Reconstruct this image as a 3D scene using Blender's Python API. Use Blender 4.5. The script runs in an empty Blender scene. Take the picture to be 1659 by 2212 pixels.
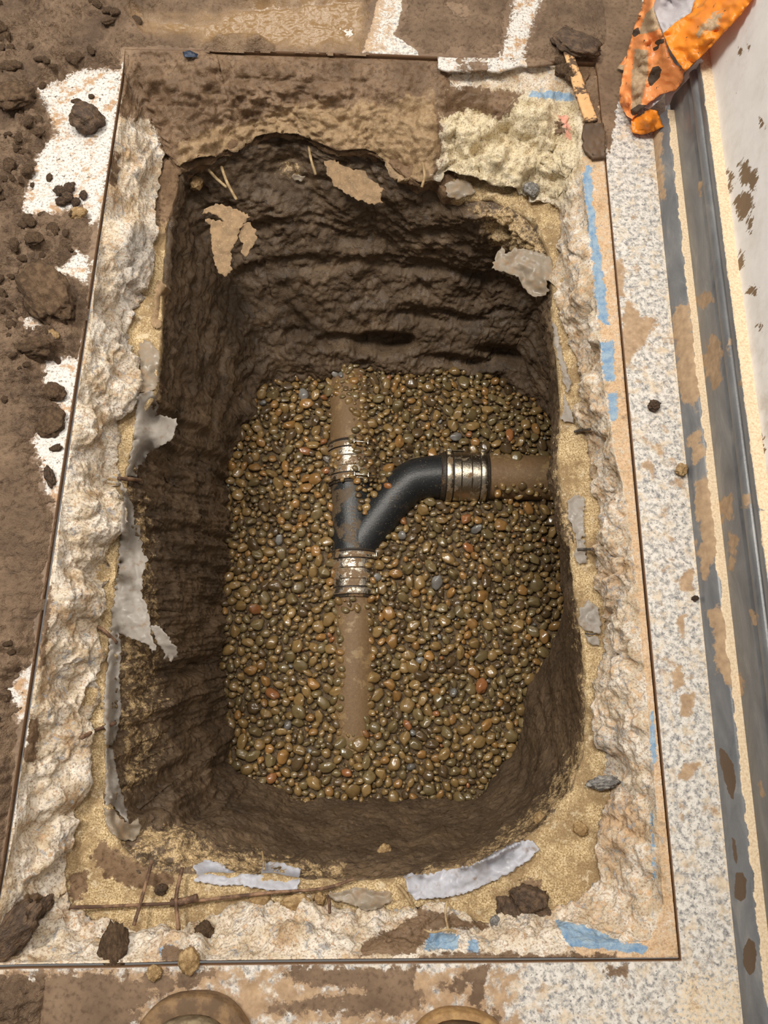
import bpy, bmesh, math, random
import numpy as np
from mathutils import Vector, Matrix, Euler
from mathutils.bvhtree import BVHTree
from mathutils.geometry import delaunay_2d_cdt

SC = bpy.context.scene
COL = SC.collection
rng = np.random.default_rng(7)
random.seed(7)

# ------------------------------------------------------------------ camera
W, HH, FPX, CAMH = 1659.0, 2212.0, 1560.0, 1.10
CX, CY = W / 2, HH / 2
def _n(v): return v / np.linalg.norm(v)
ya = _n(np.array([75., 5156., -FPX]))
xa = np.array([44700., -417., -FPX]); xa = _n(xa - ya * xa.dot(ya))
za = np.cross(xa, ya)
MW = np.array([xa, ya, za])                    # camera axes -> world
cd = bpy.data.cameras.new('camera'); cam = bpy.data.objects.new('camera', cd); COL.objects.link(cam)
cd.sensor_fit = 'VERTICAL'; cd.sensor_height = 24.0; cd.lens = FPX / HH * 24.0
cd.clip_start = 0.01
cam.matrix_world = Matrix.Translation((0, 0, CAMH)) @ Matrix([list(r) for r in MW]).to_4x4()
SC.camera = cam

# ------------------------------------------------------------------ light and exposure
SC.view_settings.view_transform = 'Standard'
SC.view_settings.look = 'None'
SC.view_settings.gamma = 1.0
SC.view_settings.use_curve_mapping = False
SC.view_settings.exposure = -0.12
wd = bpy.data.worlds.new('room'); SC.world = wd; wd.use_nodes = True
bgn = wd.node_tree.nodes['Background']
bgn.inputs['Color'].default_value = (1.0, 0.95, 0.89, 1); bgn.inputs['Strength'].default_value = 0.21
def area(name, loc, size, energy, color, target=(0, 0, 0)):
    d = bpy.data.lights.new(name, 'AREA'); d.shape = 'RECTANGLE'; d.size, d.size_y = size; d.energy = energy; d.color = color
    o = bpy.data.objects.new(name, d); COL.objects.link(o); o.location = loc
    o.rotation_euler = (Vector(target) - Vector(loc)).to_track_quat('-Z', 'Y').to_euler(); return o
area('ceiling_panel_light', (-1.45, 1.0, 2.75), (0.8, 0.5), 78, (1.0, 0.94, 0.85), (-0.2, 0.5, 0))
area('ceiling_panel_light', (0.0, 0.95, 2.75), (0.7, 0.4), 40, (1.0, 0.94, 0.85), (0.0, 0.5, 0))
area('far_panel_light', (-0.5, 4.6, 2.75), (1.6, 0.6), 46, (1.0, 0.94, 0.84), (-0.3, 1.4, 0))

# ------------------------------------------------------------------ helpers: pixels, rings, noise
def ray(u, v): return MW @ np.array([u - CX, CY - v, -FPX])
def at(u, v, z):
    d = ray(u, v); t = (z - CAMH) / d[2]; return np.array([d[0] * t, d[1] * t, z])
def projv(P):
    c = (np.asarray(P) - np.array([0, 0, CAMH])) @ MW
    return np.stack([CX + FPX * c[:, 0] / -c[:, 2], CY - FPX * c[:, 1] / -c[:, 2]], 1)
def poly_w(px, z=0.0): return np.array([at(u, v, z)[:2] for u, v in px])
def sdf(P, poly):
    """signed distance to a closed polygon, positive inside"""
    P = np.asarray(P, float); poly = np.asarray(poly, float); n = len(poly)
    d = np.full(len(P), 1e18); ins = np.zeros(len(P), bool)
    for i in range(n):
        a = poly[i]; b = poly[(i + 1) % n]; e = b - a; w = P - a
        t = np.clip((w @ e) / max(e @ e, 1e-12), 0, 1)
        q = w - t[:, None] * e; d = np.minimum(d, (q * q).sum(1))
        if a[1] != b[1]:
            c = (a[1] > P[:, 1]) != (b[1] > P[:, 1])
            ins ^= c & (P[:, 0] < (b[0] - a[0]) * (P[:, 1] - a[1]) / (b[1] - a[1]) + a[0])
    return np.where(ins, 1, -1) * np.sqrt(d)
def sdfs(P, polys):
    r = np.full(len(P), -1e9)
    for q in polys: r = np.maximum(r, sdf(P, q))
    return r
def sstep(x, a, b):
    t = np.clip((x - a) / (b - a), 0, 1); return t * t * (3 - 2 * t)
def _hash(ix, iy, iz, seed):
    h = (ix.astype(np.uint32) * np.uint32(374761393) + iy.astype(np.uint32) * np.uint32(668265263)
         + iz.astype(np.uint32) * np.uint32(2147483647) + np.uint32(seed * 974711 % 4294967295))
    h = (h ^ (h >> np.uint32(13))) * np.uint32(1274126177); h ^= h >> np.uint32(16)
    h = h * np.uint32(2246822519); return h ^ (h >> np.uint32(15))
GRD = np.array([[1,1,0],[-1,1,0],[1,-1,0],[-1,-1,0],[1,0,1],[-1,0,1],[1,0,-1],[-1,0,-1],[0,1,1],[0,-1,1],[0,1,-1],[0,-1,-1],[1,1,0],[-1,1,0],[0,-1,1],[0,-1,-1]], float)
def pnoise(P, seed=0):
    P = np.asarray(P, float); i = np.floor(P).astype(np.int64); f = P - i; u = f * f * f * (f * (f * 6 - 15) + 10)
    out = 0
    for dx in (0, 1):
        for dy in (0, 1):
            for dz in (0, 1):
                g = GRD[_hash(i[:, 0] + dx, i[:, 1] + dy, i[:, 2] + dz, seed) & np.uint32(15)]
                dot = (g * (f - np.array([dx, dy, dz]))).sum(1)
                w = (u[:, 0] if dx else 1 - u[:, 0]) * (u[:, 1] if dy else 1 - u[:, 1]) * (u[:, 2] if dz else 1 - u[:, 2])
                out = out + dot * w
    return out
def fbm(P, oc=4, gain=.5, seed=0, lac=2.03):
    s = 0; a = 1.0
    for o in range(oc):
        s = s + a * pnoise(P * lac ** o + 17.3 * o, seed + o); a *= gain
    return s
def ridged(P, oc=4, seed=0, gain=.5):
    s = 0; a = 1.0
    for o in range(oc):
        s = s + a * (1 - 2 * np.abs(pnoise(P * 2.03 ** o + 9.1 * o, seed + o))); a *= gain
    return s
def worley(P, seed=0):
    P = np.asarray(P, float); i = np.floor(P).astype(np.int64); f1 = np.full(len(P), 9.0); f2 = f1.copy(); cid = np.zeros(len(P))
    for dx in (-1, 0, 1):
        for dy in (-1, 0, 1):
            for dz in (-1, 0, 1):
                c = i + np.array([dx, dy, dz]); h = _hash(c[:, 0], c[:, 1], c[:, 2], seed)
                o = np.stack([(h & np.uint32(1023)), ((h >> np.uint32(10)) & np.uint32(1023)), ((h >> np.uint32(20)) & np.uint32(1023))], 1) / 1023.0
                d = np.sqrt(((c + o - P) ** 2).sum(1)); nb = d < f1
                f2 = np.where(nb, f1, np.minimum(f2, d)); cid = np.where(nb, (h >> np.uint32(7)) % np.uint32(997) / 997.0, cid); f1 = np.minimum(f1, d)
    return f1, f2, cid
def P2(P, z=0.0): return np.stack([P[:, 0], P[:, 1], np.full(len(P), z)], 1)

# ------------------------------------------------------------------ helpers: objects
def tag(o, label=None, cat=None, group=None, kind=None):
    if label: o['label'] = label
    if cat: o['category'] = cat
    if group: o['group'] = group
    if kind: o['kind'] = kind
    return o
def link(name, me, mat=None, parent=None):
    o = bpy.data.objects.new(name, me); COL.objects.link(o)
    if mat is not None and len(me.materials) == 0: me.materials.append(mat)
    if parent is not None: o.parent = parent
    return o
def mesh_np(name, V, Fc, attrs=None, smooth=True):
    V = np.asarray(V, np.float32); Fc = np.asarray(Fc, np.int32); k = Fc.shape[1]
    me = bpy.data.meshes.new(name); me.vertices.add(len(V)); me.vertices.foreach_set('co', V.ravel())
    me.loops.add(Fc.size); me.loops.foreach_set('vertex_index', Fc.ravel())
    me.polygons.add(len(Fc)); me.polygons.foreach_set('loop_start', np.arange(0, Fc.size, k, dtype=np.int32))
    me.polygons.foreach_set('loop_total', np.full(len(Fc), k, np.int32))
    me.polygons.foreach_set('use_smooth', np.full(len(Fc), smooth))
    for an, arr in (attrs or {}).items():
        arr = np.asarray(arr, np.float32)
        if arr.ndim == 1: me.attributes.new(an, 'FLOAT', 'POINT').data.foreach_set('value', arr)
        else:
            if arr.shape[1] == 3: arr = np.concatenate([arr, np.ones((len(arr), 1), np.float32)], 1)
            me.attributes.new(an, 'FLOAT_COLOR', 'POINT').data.foreach_set('color', arr.ravel())
    me.update(); me.validate(); return me
def empty(name, loc=(0, 0, 0)):
    o = bpy.data.objects.new(name, None); COL.objects.link(o); o.location = loc; o.empty_display_size = .02; return o
def from_bm(name, bm, mat, parent=None, smooth=False):
    me = bpy.data.meshes.new(name); bmesh.ops.recalc_face_normals(bm, faces=bm.faces); bm.to_mesh(me); bm.free()
    if smooth: me.polygons.foreach_set('use_smooth', [True] * len(me.polygons))
    return link(name, me, mat, parent)
def bm_box(bm, c, s, rot=None, bevel=0.0):
    m = Matrix.Translation(c) @ (rot.to_4x4() if rot is not None else Matrix.Identity(4)) @ Matrix.Diagonal((s[0], s[1], s[2], 1))
    r = bmesh.ops.create_cube(bm, size=1.0, matrix=m)
    if bevel:
        es = list({e for v in r['verts'] for e in v.link_edges})
        bmesh.ops.bevel(bm, geom=es, offset=bevel, segments=2, affect='EDGES', profile=.6)
def tube_np(pts, rad, seg=10, cap=True):
    pts = np.asarray(pts, float); n = len(pts); rad = np.broadcast_to(np.asarray(rad, float), (n,))
    T = np.gradient(pts, axis=0); T /= np.linalg.norm(T, axis=1)[:, None] + 1e-12
    up = np.array([0, 0, 1.0]) if abs(T[0][2]) < .9 else np.array([1.0, 0, 0]); V = []
    for i in range(n):
        s = np.cross(T[i], up); s /= np.linalg.norm(s); up = np.cross(s, T[i])
        a = np.arange(seg) / seg * 2 * math.pi
        V.append(pts[i] + rad[i] * (np.cos(a)[:, None] * s + np.sin(a)[:, None] * up))
    V = np.concatenate(V); Fq = []
    for i in range(n - 1):
        for j in range(seg):
            Fq.append((i * seg + j, i * seg + (j + 1) % seg, (i + 1) * seg + (j + 1) % seg, (i + 1) * seg + j))
    if cap:
        V = np.concatenate([V, pts[:1], pts[-1:]]); a, b = n * seg, n * seg + 1
        for j in range(seg):
            Fq.append((a, (j + 1) % seg, j, a)); Fq.append((b, (n - 1) * seg + j, (n - 1) * seg + (j + 1) % seg, b))
    return V, Fq
def tube(name, pts, rad, mat, parent=None, seg=10, cap=True):
    V, Fq = tube_np(pts, rad, seg, cap); me = bpy.data.meshes.new(name)
    me.from_pydata([tuple(v) for v in V], [], [f[:3] if f[0] == f[3] else f for f in Fq])
    me.polygons.foreach_set('use_smooth', [True] * len(me.polygons)); me.update(); return link(name, me, mat, parent)
def smooth_path(pts, n=24):
    pts = np.asarray(pts, float); k = len(pts)
    if k == 2: return pts[0] + np.linspace(0, 1, n)[:, None] * (pts[1] - pts[0])
    Q = np.vstack([2 * pts[0] - pts[1], pts, 2 * pts[-1] - pts[-2]]); out = []
    for t in np.linspace(0, k - 1 - 1e-9, n):
        i = int(t); f = t - i; a, b, c, d = Q[i], Q[i + 1], Q[i + 2], Q[i + 3]
        out.append(.5 * ((2 * b) + (-a + c) * f + (2 * a - 5 * b + 4 * c - d) * f * f + (-a + 3 * b - 3 * c + d) * f ** 3))
    return np.array(out)

# ------------------------------------------------------------------ materials
def c(r, g, b):
    f = lambda x: (x / 255 / 12.92) if x / 255 <= .04045 else ((x / 255 + .055) / 1.055) ** 2.4
    return (f(r), f(g), f(b), 1.0)
class NT:
    def __init__(s, name, rough=.7, spec=.4):
        s.m = bpy.data.materials.new(name); s.m.use_nodes = True; s.t = s.m.node_tree; s.b = s.t.nodes['Principled BSDF']
        s.b.inputs['Roughness'].default_value = rough; s.b.inputs['Specular IOR Level'].default_value = spec
        s.co = s.t.nodes.new('ShaderNodeTexCoord').outputs['Object']
    def put(s, sock, v):
        if hasattr(v, 'is_output') or isinstance(v, bpy.types.NodeSocket): s.t.links.new(v, sock)
        else: sock.default_value = v
    def set(s, k, v): s.put(s.b.inputs[k], v); return s
    def vec(s, scale):
        n = s.t.nodes.new('ShaderNodeMapping'); n.inputs['Scale'].default_value = scale; s.t.links.new(s.co, n.inputs['Vector']); return n.outputs[0]
    def noise(s, sc, det=4, ro=.55, dist=0, co=None):
        n = s.t.nodes.new('ShaderNodeTexNoise'); n.inputs['Scale'].default_value = sc; n.inputs['Detail'].default_value = det
        n.inputs['Roughness'].default_value = ro; n.inputs['Distortion'].default_value = dist; s.t.links.new(co or s.co, n.inputs['Vector']); return n.outputs['Fac']
    def vor(s, sc, feat='F1', out='Distance', rnd=1.0, co=None):
        n = s.t.nodes.new('ShaderNodeTexVoronoi'); n.feature = feat; n.inputs['Scale'].default_value = sc; n.inputs['Randomness'].default_value = rnd
        s.t.links.new(co or s.co, n.inputs['Vector']); return n.outputs[out]
    def attr(s, nm, out='Fac'):
        n = s.t.nodes.new('ShaderNodeAttribute'); n.attribute_name = nm; return n.outputs[out]
    def ma(s, op, a, b=0.0, cl=False):
        n = s.t.nodes.new('ShaderNodeMath'); n.operation = op; n.use_clamp = cl; s.put(n.inputs[0], a); s.put(n.inputs[1], b); return n.outputs[0]
    def step(s, x, a, b):
        n = s.t.nodes.new('ShaderNodeMapRange'); n.interpolation_type = 'SMOOTHSTEP'; s.put(n.inputs[0], x); n.inputs[1].default_value = a; n.inputs[2].default_value = b
        return n.outputs[0]
    def lin(s, x, a, b, p, q):
        n = s.t.nodes.new('ShaderNodeMapRange'); s.put(n.inputs[0], x)
        for k, v in zip((1, 2, 3, 4), (a, b, p, q)): n.inputs[k].default_value = v
        return n.outputs[0]
    def mix(s, f, a, b, mode='MIX'):
        n = s.t.nodes.new('ShaderNodeMix'); n.data_type = 'RGBA'; n.blend_type = mode
        s.put(n.inputs[0], f); s.put(n.inputs[6], a); s.put(n.inputs[7], b); return n.outputs[2]
    def ramp(s, f, stops):
        n = s.t.nodes.new('ShaderNodeValToRGB'); e = n.color_ramp.elements
        while len(e) < len(stops): e.new(.5)
        for k, (p, col) in zip(e, stops): k.position = p; k.color = col
        s.put(n.inputs[0], f); return n.outputs[0]
    def bump(s, h, st=.5, d=.002, prev=None):
        n = s.t.nodes.new('ShaderNodeBump'); n.inputs['Strength'].default_value = st; n.inputs['Distance'].default_value = d
        s.put(n.inputs['Height'], h)
        if prev is not None: s.t.links.new(prev, n.inputs['Normal'])
        return n.outputs[0]
    def nrm(s, o): s.t.links.new(o, s.b.inputs['Normal']); return s
MUD_A, MUD_B, MUD_C = c(96, 76, 58), c(124, 101, 79), c(146, 122, 98)
def mud_colour(g):
    n1 = g.noise(14, 5, .6); n2 = g.noise(120, 4, .6)
    return g.mix(g.step(n2, .45, .75), g.ramp(n1, [(.3, MUD_A), (.52, MUD_B), (.75, MUD_C)]), c(88, 68, 50))
def mat_mud():
    g = NT('wet_mud', .62, .5); col = mud_colour(g); w = g.attr('wet')
    col = g.mix(w, col, c(142, 114, 80)); col = g.mix(g.ma('MULTIPLY', g.attr('dark'), .75), col, c(84, 64, 47)); g.set('Base Color', col)
    g.set('Roughness', g.lin(w, 0, 1, .62, .07))
    fine = g.bump(g.noise(330, 3, .6), .5, .0010); dry = g.ma('SUBTRACT', 1.0, g.ma('MULTIPLY', w, .93)); g.nrm(g.bump(g.ma('MULTIPLY', g.noise(85, 5, .68), dry), .9, .010, fine)); return g.m
def mat_clod():
    g = NT('clod_soil', .78, .3); n = g.noise(3.2, 6, .72); g.set('Base Color', g.mix(g.step(n, .4, .64), c(92, 72, 54), c(132, 107, 82)))
    g.nrm(g.bump(g.noise(6, 6, .75), 1.0, .006)); return g.m
def speckle(g):
    a = g.noise(120, 5, .7, .3); b = g.noise(210, 4, .6); d = g.noise(38, 5, .7)
    col = g.ramp(a, [(.30, c(98, 100, 106)), (.42, c(160, 158, 156)), (.50, c(202, 196, 188)), (.58, c(224, 219, 212))])
    col = g.mix(g.ma('MULTIPLY', g.step(b, .58, .66), .8), col, c(96, 96, 102)); return g.mix(g.ma('MULTIPLY', g.step(d, .50, .66), .7), col, c(216, 194, 164))
def mat_floor():
    g = NT('speckled_vinyl_floor', .42, .5); col = speckle(g)
    f = g.ma('ADD', g.attr('film'), g.ma('MULTIPLY', g.ma('SUBTRACT', g.noise(42, 5, .65), .5), 1.5)); f = g.step(f, .40, .62)
    tan = g.ramp(g.noise(70, 4, .6), [(.3, c(146, 116, 84)), (.7, c(190, 158, 122))])
    col = g.mix(g.ma('MULTIPLY', f, .9), col, tan)
    d = g.ma('ADD', g.attr('dust'), g.ma('MULTIPLY', g.ma('SUBTRACT', g.noise(220, 4, .7), .5), 1.2)); col = g.mix(g.step(d, .45, .8), col, c(230, 208, 176))
    m = g.ma('ADD', g.attr('mudstain'), g.ma('MULTIPLY', g.ma('SUBTRACT', g.noise(55, 5, .7), .5), 1.5)); m = g.step(m, .42, .56); col = g.mix(m, col, mud_colour(g))
    w = g.ma('ADD', g.attr('white'), g.ma('MULTIPLY', g.ma('SUBTRACT', g.noise(150, 4, .75), .5), 1.3))
    wc = g.ramp(g.noise(230, 4, .7), [(.34, c(86, 78, 70)), (.42, c(190, 184, 176)), (.50, c(214, 210, 205)), (.8, c(226, 222, 217))]); wc = g.mix(g.step(g.noise(30, 6, .75), .50, .62), wc, g.mix(g.noise(200, 3), c(150, 114, 80), c(196, 160, 120))); wc = g.mix(g.step(g.noise(85, 5, .75), .60, .64), wc, c(84, 66, 50)); col = g.mix(g.step(w, .42, .6), col, wc)
    col = g.mix(g.attr('edge'), col, c(112, 84, 60)); g.set('Base Color', col)
    g.set('Roughness', g.lin(m, 0, 1, .45, .6)); g.nrm(g.bump(g.noise(200, 3, .6), .25, .0008)); return g.m
def mat_slab():
    g = NT('broken_concrete', .85, .25)
    n1 = g.noise(24, 5, .65); n2 = g.noise(95, 5, .7); n3 = g.noise(300, 3, .6)
    col = g.ramp(n1, [(.34, c(164, 140, 110)), (.45, c(204, 188, 164)), (.60, c(228, 219, 206))])
    col = g.mix(g.step(n2, .55, .70), col, c(150, 112, 76)); col = g.mix(g.ma('MULTIPLY', g.step(g.noise(11, 5, .7, .5), .53, .66), .8), col, g.ramp(n2, [(.35, c(140, 108, 76)), (.6, c(206, 176, 138))])); col = g.mix(g.step(g.noise(60, 4, .6, 1.0), .56, .66), col, c(168, 166, 164))
    gr = g.attr('grey'); col = g.mix(g.ma('MULTIPLY', gr, .8), col, g.ramp(n2, [(.35, c(150, 146, 140)), (.65, c(214, 208, 200))]))
    col = g.mix(g.ma('MULTIPLY', g.attr('beige'), .85), col, g.ramp(n2, [(.3, c(176, 158, 122)), (.5, c(220, 206, 172)), (.7, c(234, 224, 198))]))
    col = g.mix(g.ma('MULTIPLY', g.step(n3, .50, .64), .6), col, c(132, 102, 74)); col = g.mix(g.ma('MULTIPLY', g.step(g.noise(140, 5, .75), .56, .66), .7), col, c(120, 92, 68))
    st = g.ma('ADD', g.attr('tan'), g.ma('MULTIPLY', g.ma('SUBTRACT', n2, .5), 1.2)); col = g.mix(g.ma('MULTIPLY', g.step(st, .4, .6), .85), col, g.ramp(n3, [(.35, c(186, 148, 110)), (.65, c(226, 196, 160))]))
    b = g.ma('ADD', g.attr('blue'), g.ma('MULTIPLY', g.ma('SUBTRACT', g.noise(75, 6, .75), .5), 2.2)); b = g.step(b, .5, .66)
    col = g.mix(b, col, g.ramp(n2, [(.3, c(104, 140, 178)), (.65, c(160, 180, 194))]))
    pk_ = g.step(g.ma('ADD', g.attr('pink'), g.ma('MULTIPLY', g.ma('SUBTRACT', g.noise(80, 5, .7), .5), 1.4)), .45, .65); col = g.mix(g.ma('MULTIPLY', pk_, .7), col, c(226, 146, 130))
    m = g.ma('ADD', g.attr('mud'), g.ma('MULTIPLY', g.ma('SUBTRACT', g.noise(45, 6, .72), .5), 1.9)); m = g.step(m, .4, .58)
    mc = g.mix(g.ma('MULTIPLY', g.step(g.ma('ADD', g.attr('pale'), g.ma('MULTIPLY', g.ma('SUBTRACT', n1, .5), 1.6)), .4, .7), .75), mud_colour(g), g.ramp(n2, [(.3, c(140, 114, 84)), (.65, c(184, 158, 122))]))
    col = g.mix(m, col, mc); g.set('Base Color', col); g.set('Roughness', g.lin(m, 0, 1, .88, .46))
    g.nrm(g.bump(n3, .7, .0016, g.bump(g.noise(90, 5, .65), .6, .004))); return g.m
def mat_sand():
    g = NT('yellow_sand', .95, .15); n2 = g.noise(420, 2, .6)
    col = g.ramp(n2, [(.3, c(132, 108, 74)), (.5, c(190, 165, 124)), (.7, c(232, 212, 174))])
    m = g.ma('ADD', g.attr('mud'), g.ma('MULTIPLY', g.ma('SUBTRACT', g.noise(60, 6, .72), .5), 1.8)); m = g.step(m, .42, .62)
    col = g.mix(g.ma('MULTIPLY', g.step(g.noise(18, 5, .7), .44, .60), .8), col, c(142, 118, 86)); col = g.mix(g.ma('MULTIPLY', g.step(g.noise(55, 5, .75), .56, .66), .7), col, c(222, 206, 176)); col = g.mix(m, col, mud_colour(g)); g.set('Base Color', col)
    g.nrm(g.bump(n2, .8, .0014, g.bump(g.noise(70, 4, .6), .5, .004))); return g.m
def mat_earth():
    g = NT('damp_earth', .62, .4); n1 = g.noise(10, 5, .6, .6); n2 = g.noise(60, 5, .65, .4, g.vec((1, 1, 2.4)))
    col = g.ramp(n1, [(.3, c(70, 56, 42)), (.5, c(91, 74, 56)), (.7, c(112, 92, 70))]); col = g.mix(g.step(n2, .50, .70), col, c(56, 44, 33)); col = g.mix(g.ma('MULTIPLY', g.step(g.noise(150, 5, .7), .56, .70), .5), col, c(128, 106, 80))
    s = g.ma('ADD', g.attr('sandy'), g.ma('MULTIPLY', g.ma('SUBTRACT', g.noise(70, 6, .75), .5), 1.9)); s = g.step(s, .42, .72)
    col = g.mix(s, col, g.ramp(g.noise(380, 2), [(.35, c(140, 114, 80)), (.65, c(214, 188, 144))]))
    col = g.mix(g.ma('MULTIPLY', g.step(g.noise(500, 2), .68, .74), .5), col, c(190, 168, 134)); g.set('Base Color', col)
    g.set('Roughness', g.lin(g.noise(25, 4), .35, .7, .45, .8))
    g.nrm(g.bump(g.noise(300, 3, .6), .5, .0012, g.bump(n2, .6, .005))); return g.m
def mat_grit():
    g = NT('muddy_grit', .4, .5); n = g.noise(300, 3, .6); g.set('Base Color', g.ramp(n, [(.3, c(70, 54, 34)), (.6, c(108, 86, 54)), (.8, c(134, 110, 74))])); g.nrm(g.bump(n, .9, .003)); return g.m
def pebble_mat(name, src, k=1.0):
    g = NT(name, .22, .5); base = src(g); n = g.noise(90 * k, 5, .65, .4)
    col = g.mix(g.step(n, .45, .75), base, g.mix(.45, base, c(70, 50, 26)))
    f = g.step(g.ma('ADD', g.noise(34 * k, 5, .7), 0.0), .48, .66); col = g.mix(g.ma('MULTIPLY', f, .45), col, c(126, 98, 56)); g.set('Base Color', col)
    g.set('Roughness', g.lin(n, .3, .7, .10, .36)); g.set('Coat Weight', .35); g.set('Coat Roughness', .12); g.nrm(g.bump(g.noise(260 * k, 4, .65), .35, .0008)); return g.m
def mat_film(name, tint, trans=.25, dirt=.45):
    g = NT(name, .32, .5 if trans > .1 else .15); n = g.noise(55, 5, .7); n2 = g.noise(340, 3, .6)
    col = g.mix(g.step(n, .62 - dirt * .3, .85 - dirt * .2), tint, c(168, 140, 108)); col = g.mix(g.ma('MULTIPLY', g.step(n2, .6, .7), dirt), col, c(196, 172, 136)); g.set('Base Color', col)
    g.set('Roughness', g.lin(n, .35, .7, .18 if trans > .1 else .7, .75)); g.nrm(g.bump(g.noise(120, 4, .6), .4, .0012))
    tr = g.t.nodes.new('ShaderNodeBsdfTranslucent'); g.put(tr.inputs['Color'], col); mx = g.t.nodes.new('ShaderNodeMixShader'); mx.inputs[0].default_value = trans
    tp = g.t.nodes.new('ShaderNodeBsdfTransparent'); m2 = g.t.nodes.new('ShaderNodeMixShader'); m2.inputs[0].default_value = trans * .7
    out = g.t.nodes['Material Output']; g.t.links.new(g.b.outputs[0], mx.inputs[1]); g.t.links.new(tr.outputs[0], mx.inputs[2]); g.t.links.new(mx.outputs[0], m2.inputs[1]); g.t.links.new(tp.outputs[0], m2.inputs[2]); g.t.links.new(m2.outputs[0], out.inputs['Surface']); return g.m
def simple(name, a, b, sc=60, rough=.6, bump=.4, bsc=200, spec=.4, metal=0.0, lo=.4, hi=.65):
    g = NT(name, rough, spec); g.set('Base Color', g.mix(g.step(g.noise(sc, 5, .65), lo, hi), a, b)); g.set('Metallic', metal)
    if bump: g.nrm(g.bump(g.noise(bsc, 4, .6), bump, .0012))
    return g.m
M = {}
M['mud'] = mat_mud(); M['clod'] = mat_clod(); M['floor'] = mat_floor(); M['slab'] = mat_slab(); M['sand'] = mat_sand(); M['earth'] = mat_earth(); M['grit'] = mat_grit()
def _oc(g):
    n = g.t.nodes.new('ShaderNodeObjectInfo'); return n.outputs['Color']
M['pebble'] = pebble_mat('wet_pebble', _oc, .0135); M['pebbles'] = pebble_mat('wet_pebbles', lambda g: g.attr('col', 'Color'))
M['film'] = mat_film('vapour_barrier_film', c(196, 189, 181), .38, .30); M['filmlit'] = mat_film('lit_film', c(216, 218, 228), .30, .30); M['filmmud'] = mat_film('mud_coated_film', c(140, 118, 92), .03, .9); M['filmgrey'] = mat_film('greyed_film', c(158, 145, 128), .15, .6)  # front rim film: its bright bluish-white light is put into the tint

# ------------------------------------------------------------------ traced outlines of the excavation
CEN = at(760, 1150, 0)[:2]
LA = [(265, 150), (250, 250), (236, 325), (225, 400), (212, 475), (197, 560), (191, 675), (172, 775), (160, 850), (147, 925), (134, 1025), (122, 1105), (110, 1200), (96, 1300), (82, 1375), (72, 1450), (60, 1525), (34, 1660), (20, 1795), (3, 1880)]
RA = [(1471, 2075), (1457, 1858), (1437, 1660), (1428, 1600), (1417, 1514), (1400, 1346), (1386, 1211), (1373, 1110), (1356, 830), (1333, 560), (1322, 500), (1310, 350), (1297, 265), (1290, 165)]
ringA = LA + [(-36, 2095), (40, 2092), (250, 2090), (430, 2085), (600, 2083), (900, 2080), (1100, 2079)] + RA + [(1287, 135), (1175, 131), (940, 122), (830, 117), (465, 107), (400, 108), (270, 106)]
ringB = [(274, 160), (259, 250), (245, 325), (234, 400), (221, 475), (206, 560), (200, 675), (181, 775), (169, 850), (156, 925), (143, 1025), (131, 1105), (121, 1200), (106, 1300), (92, 1375), (82, 1450), (70, 1525), (44, 1660), (30, 1795), (13, 1880),
         (-20, 2080), (40, 2080), (250, 2078), (430, 2074), (600, 2070), (900, 2066), (1100, 2066), (1240, 2040), (1330, 2035), (1400, 2030), (1430, 1950), (1420, 1800), (1410, 1640), (1400, 1550), (1390, 1450), (1378, 1300), (1360, 1150), (1345, 1050), (1330, 1000), (1315, 900), (1300, 800), (1290, 700), (1278, 560), (1268, 480), (1258, 400), (1252, 330), (1256, 260), (1248, 218), (1180, 205), (1100, 190), (980, 178), (900, 160), (700, 150), (500, 140), (300, 135)]
ringC = [(385, 362), (358, 330), (352, 345), (342, 375), (335, 425), (327, 500), (332, 562), (307, 635), (274, 690), (274, 745), (296, 787), (302, 845), (278, 887), (250, 912), (256, 950), (252, 1000), (242, 1062), (247, 1120), (235, 1165), (222, 1225), (220, 1287), (212, 1362), (224, 1420), (197, 1487), (192, 1550), (178, 1677), (150, 1745), (149, 1812), (137, 1850), (142, 1896), (147, 1975), (189, 2001), (287, 2011), (338, 2011), (432, 2005), (493, 1964), (543, 1951), (608, 1964), (688, 1975), (746, 1989), (797, 1978), (869, 1964), (910, 1962), (1042, 1993), (1071, 1997), (1167, 1974), (1246, 1946), (1298, 1898), (1294, 1819), (1294, 1779), (1314, 1743), (1328, 1700), (1322, 1655), (1312, 1620), (1291, 1592), (1284, 1520), (1292, 1447), (1308, 1413), (1314, 1346), (1295, 1262), (1288, 1177), (1294, 1144), (1300, 1065), (1290, 981), (1274, 897), (1258, 830), (1248, 779), (1222, 712), (1205, 661), (1205, 600), (1210, 560), (1212, 480), (1206, 450), (1188, 441), (1157, 436), (1131, 418), (1057, 409), (1026, 396), (963, 372), (935, 388), (905, 400), (870, 372), (830, 340), (790, 325), (730, 330), (690, 310), (650, 290), (600, 285), (560, 295), (510, 310), (480, 330), (440, 348)]
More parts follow.
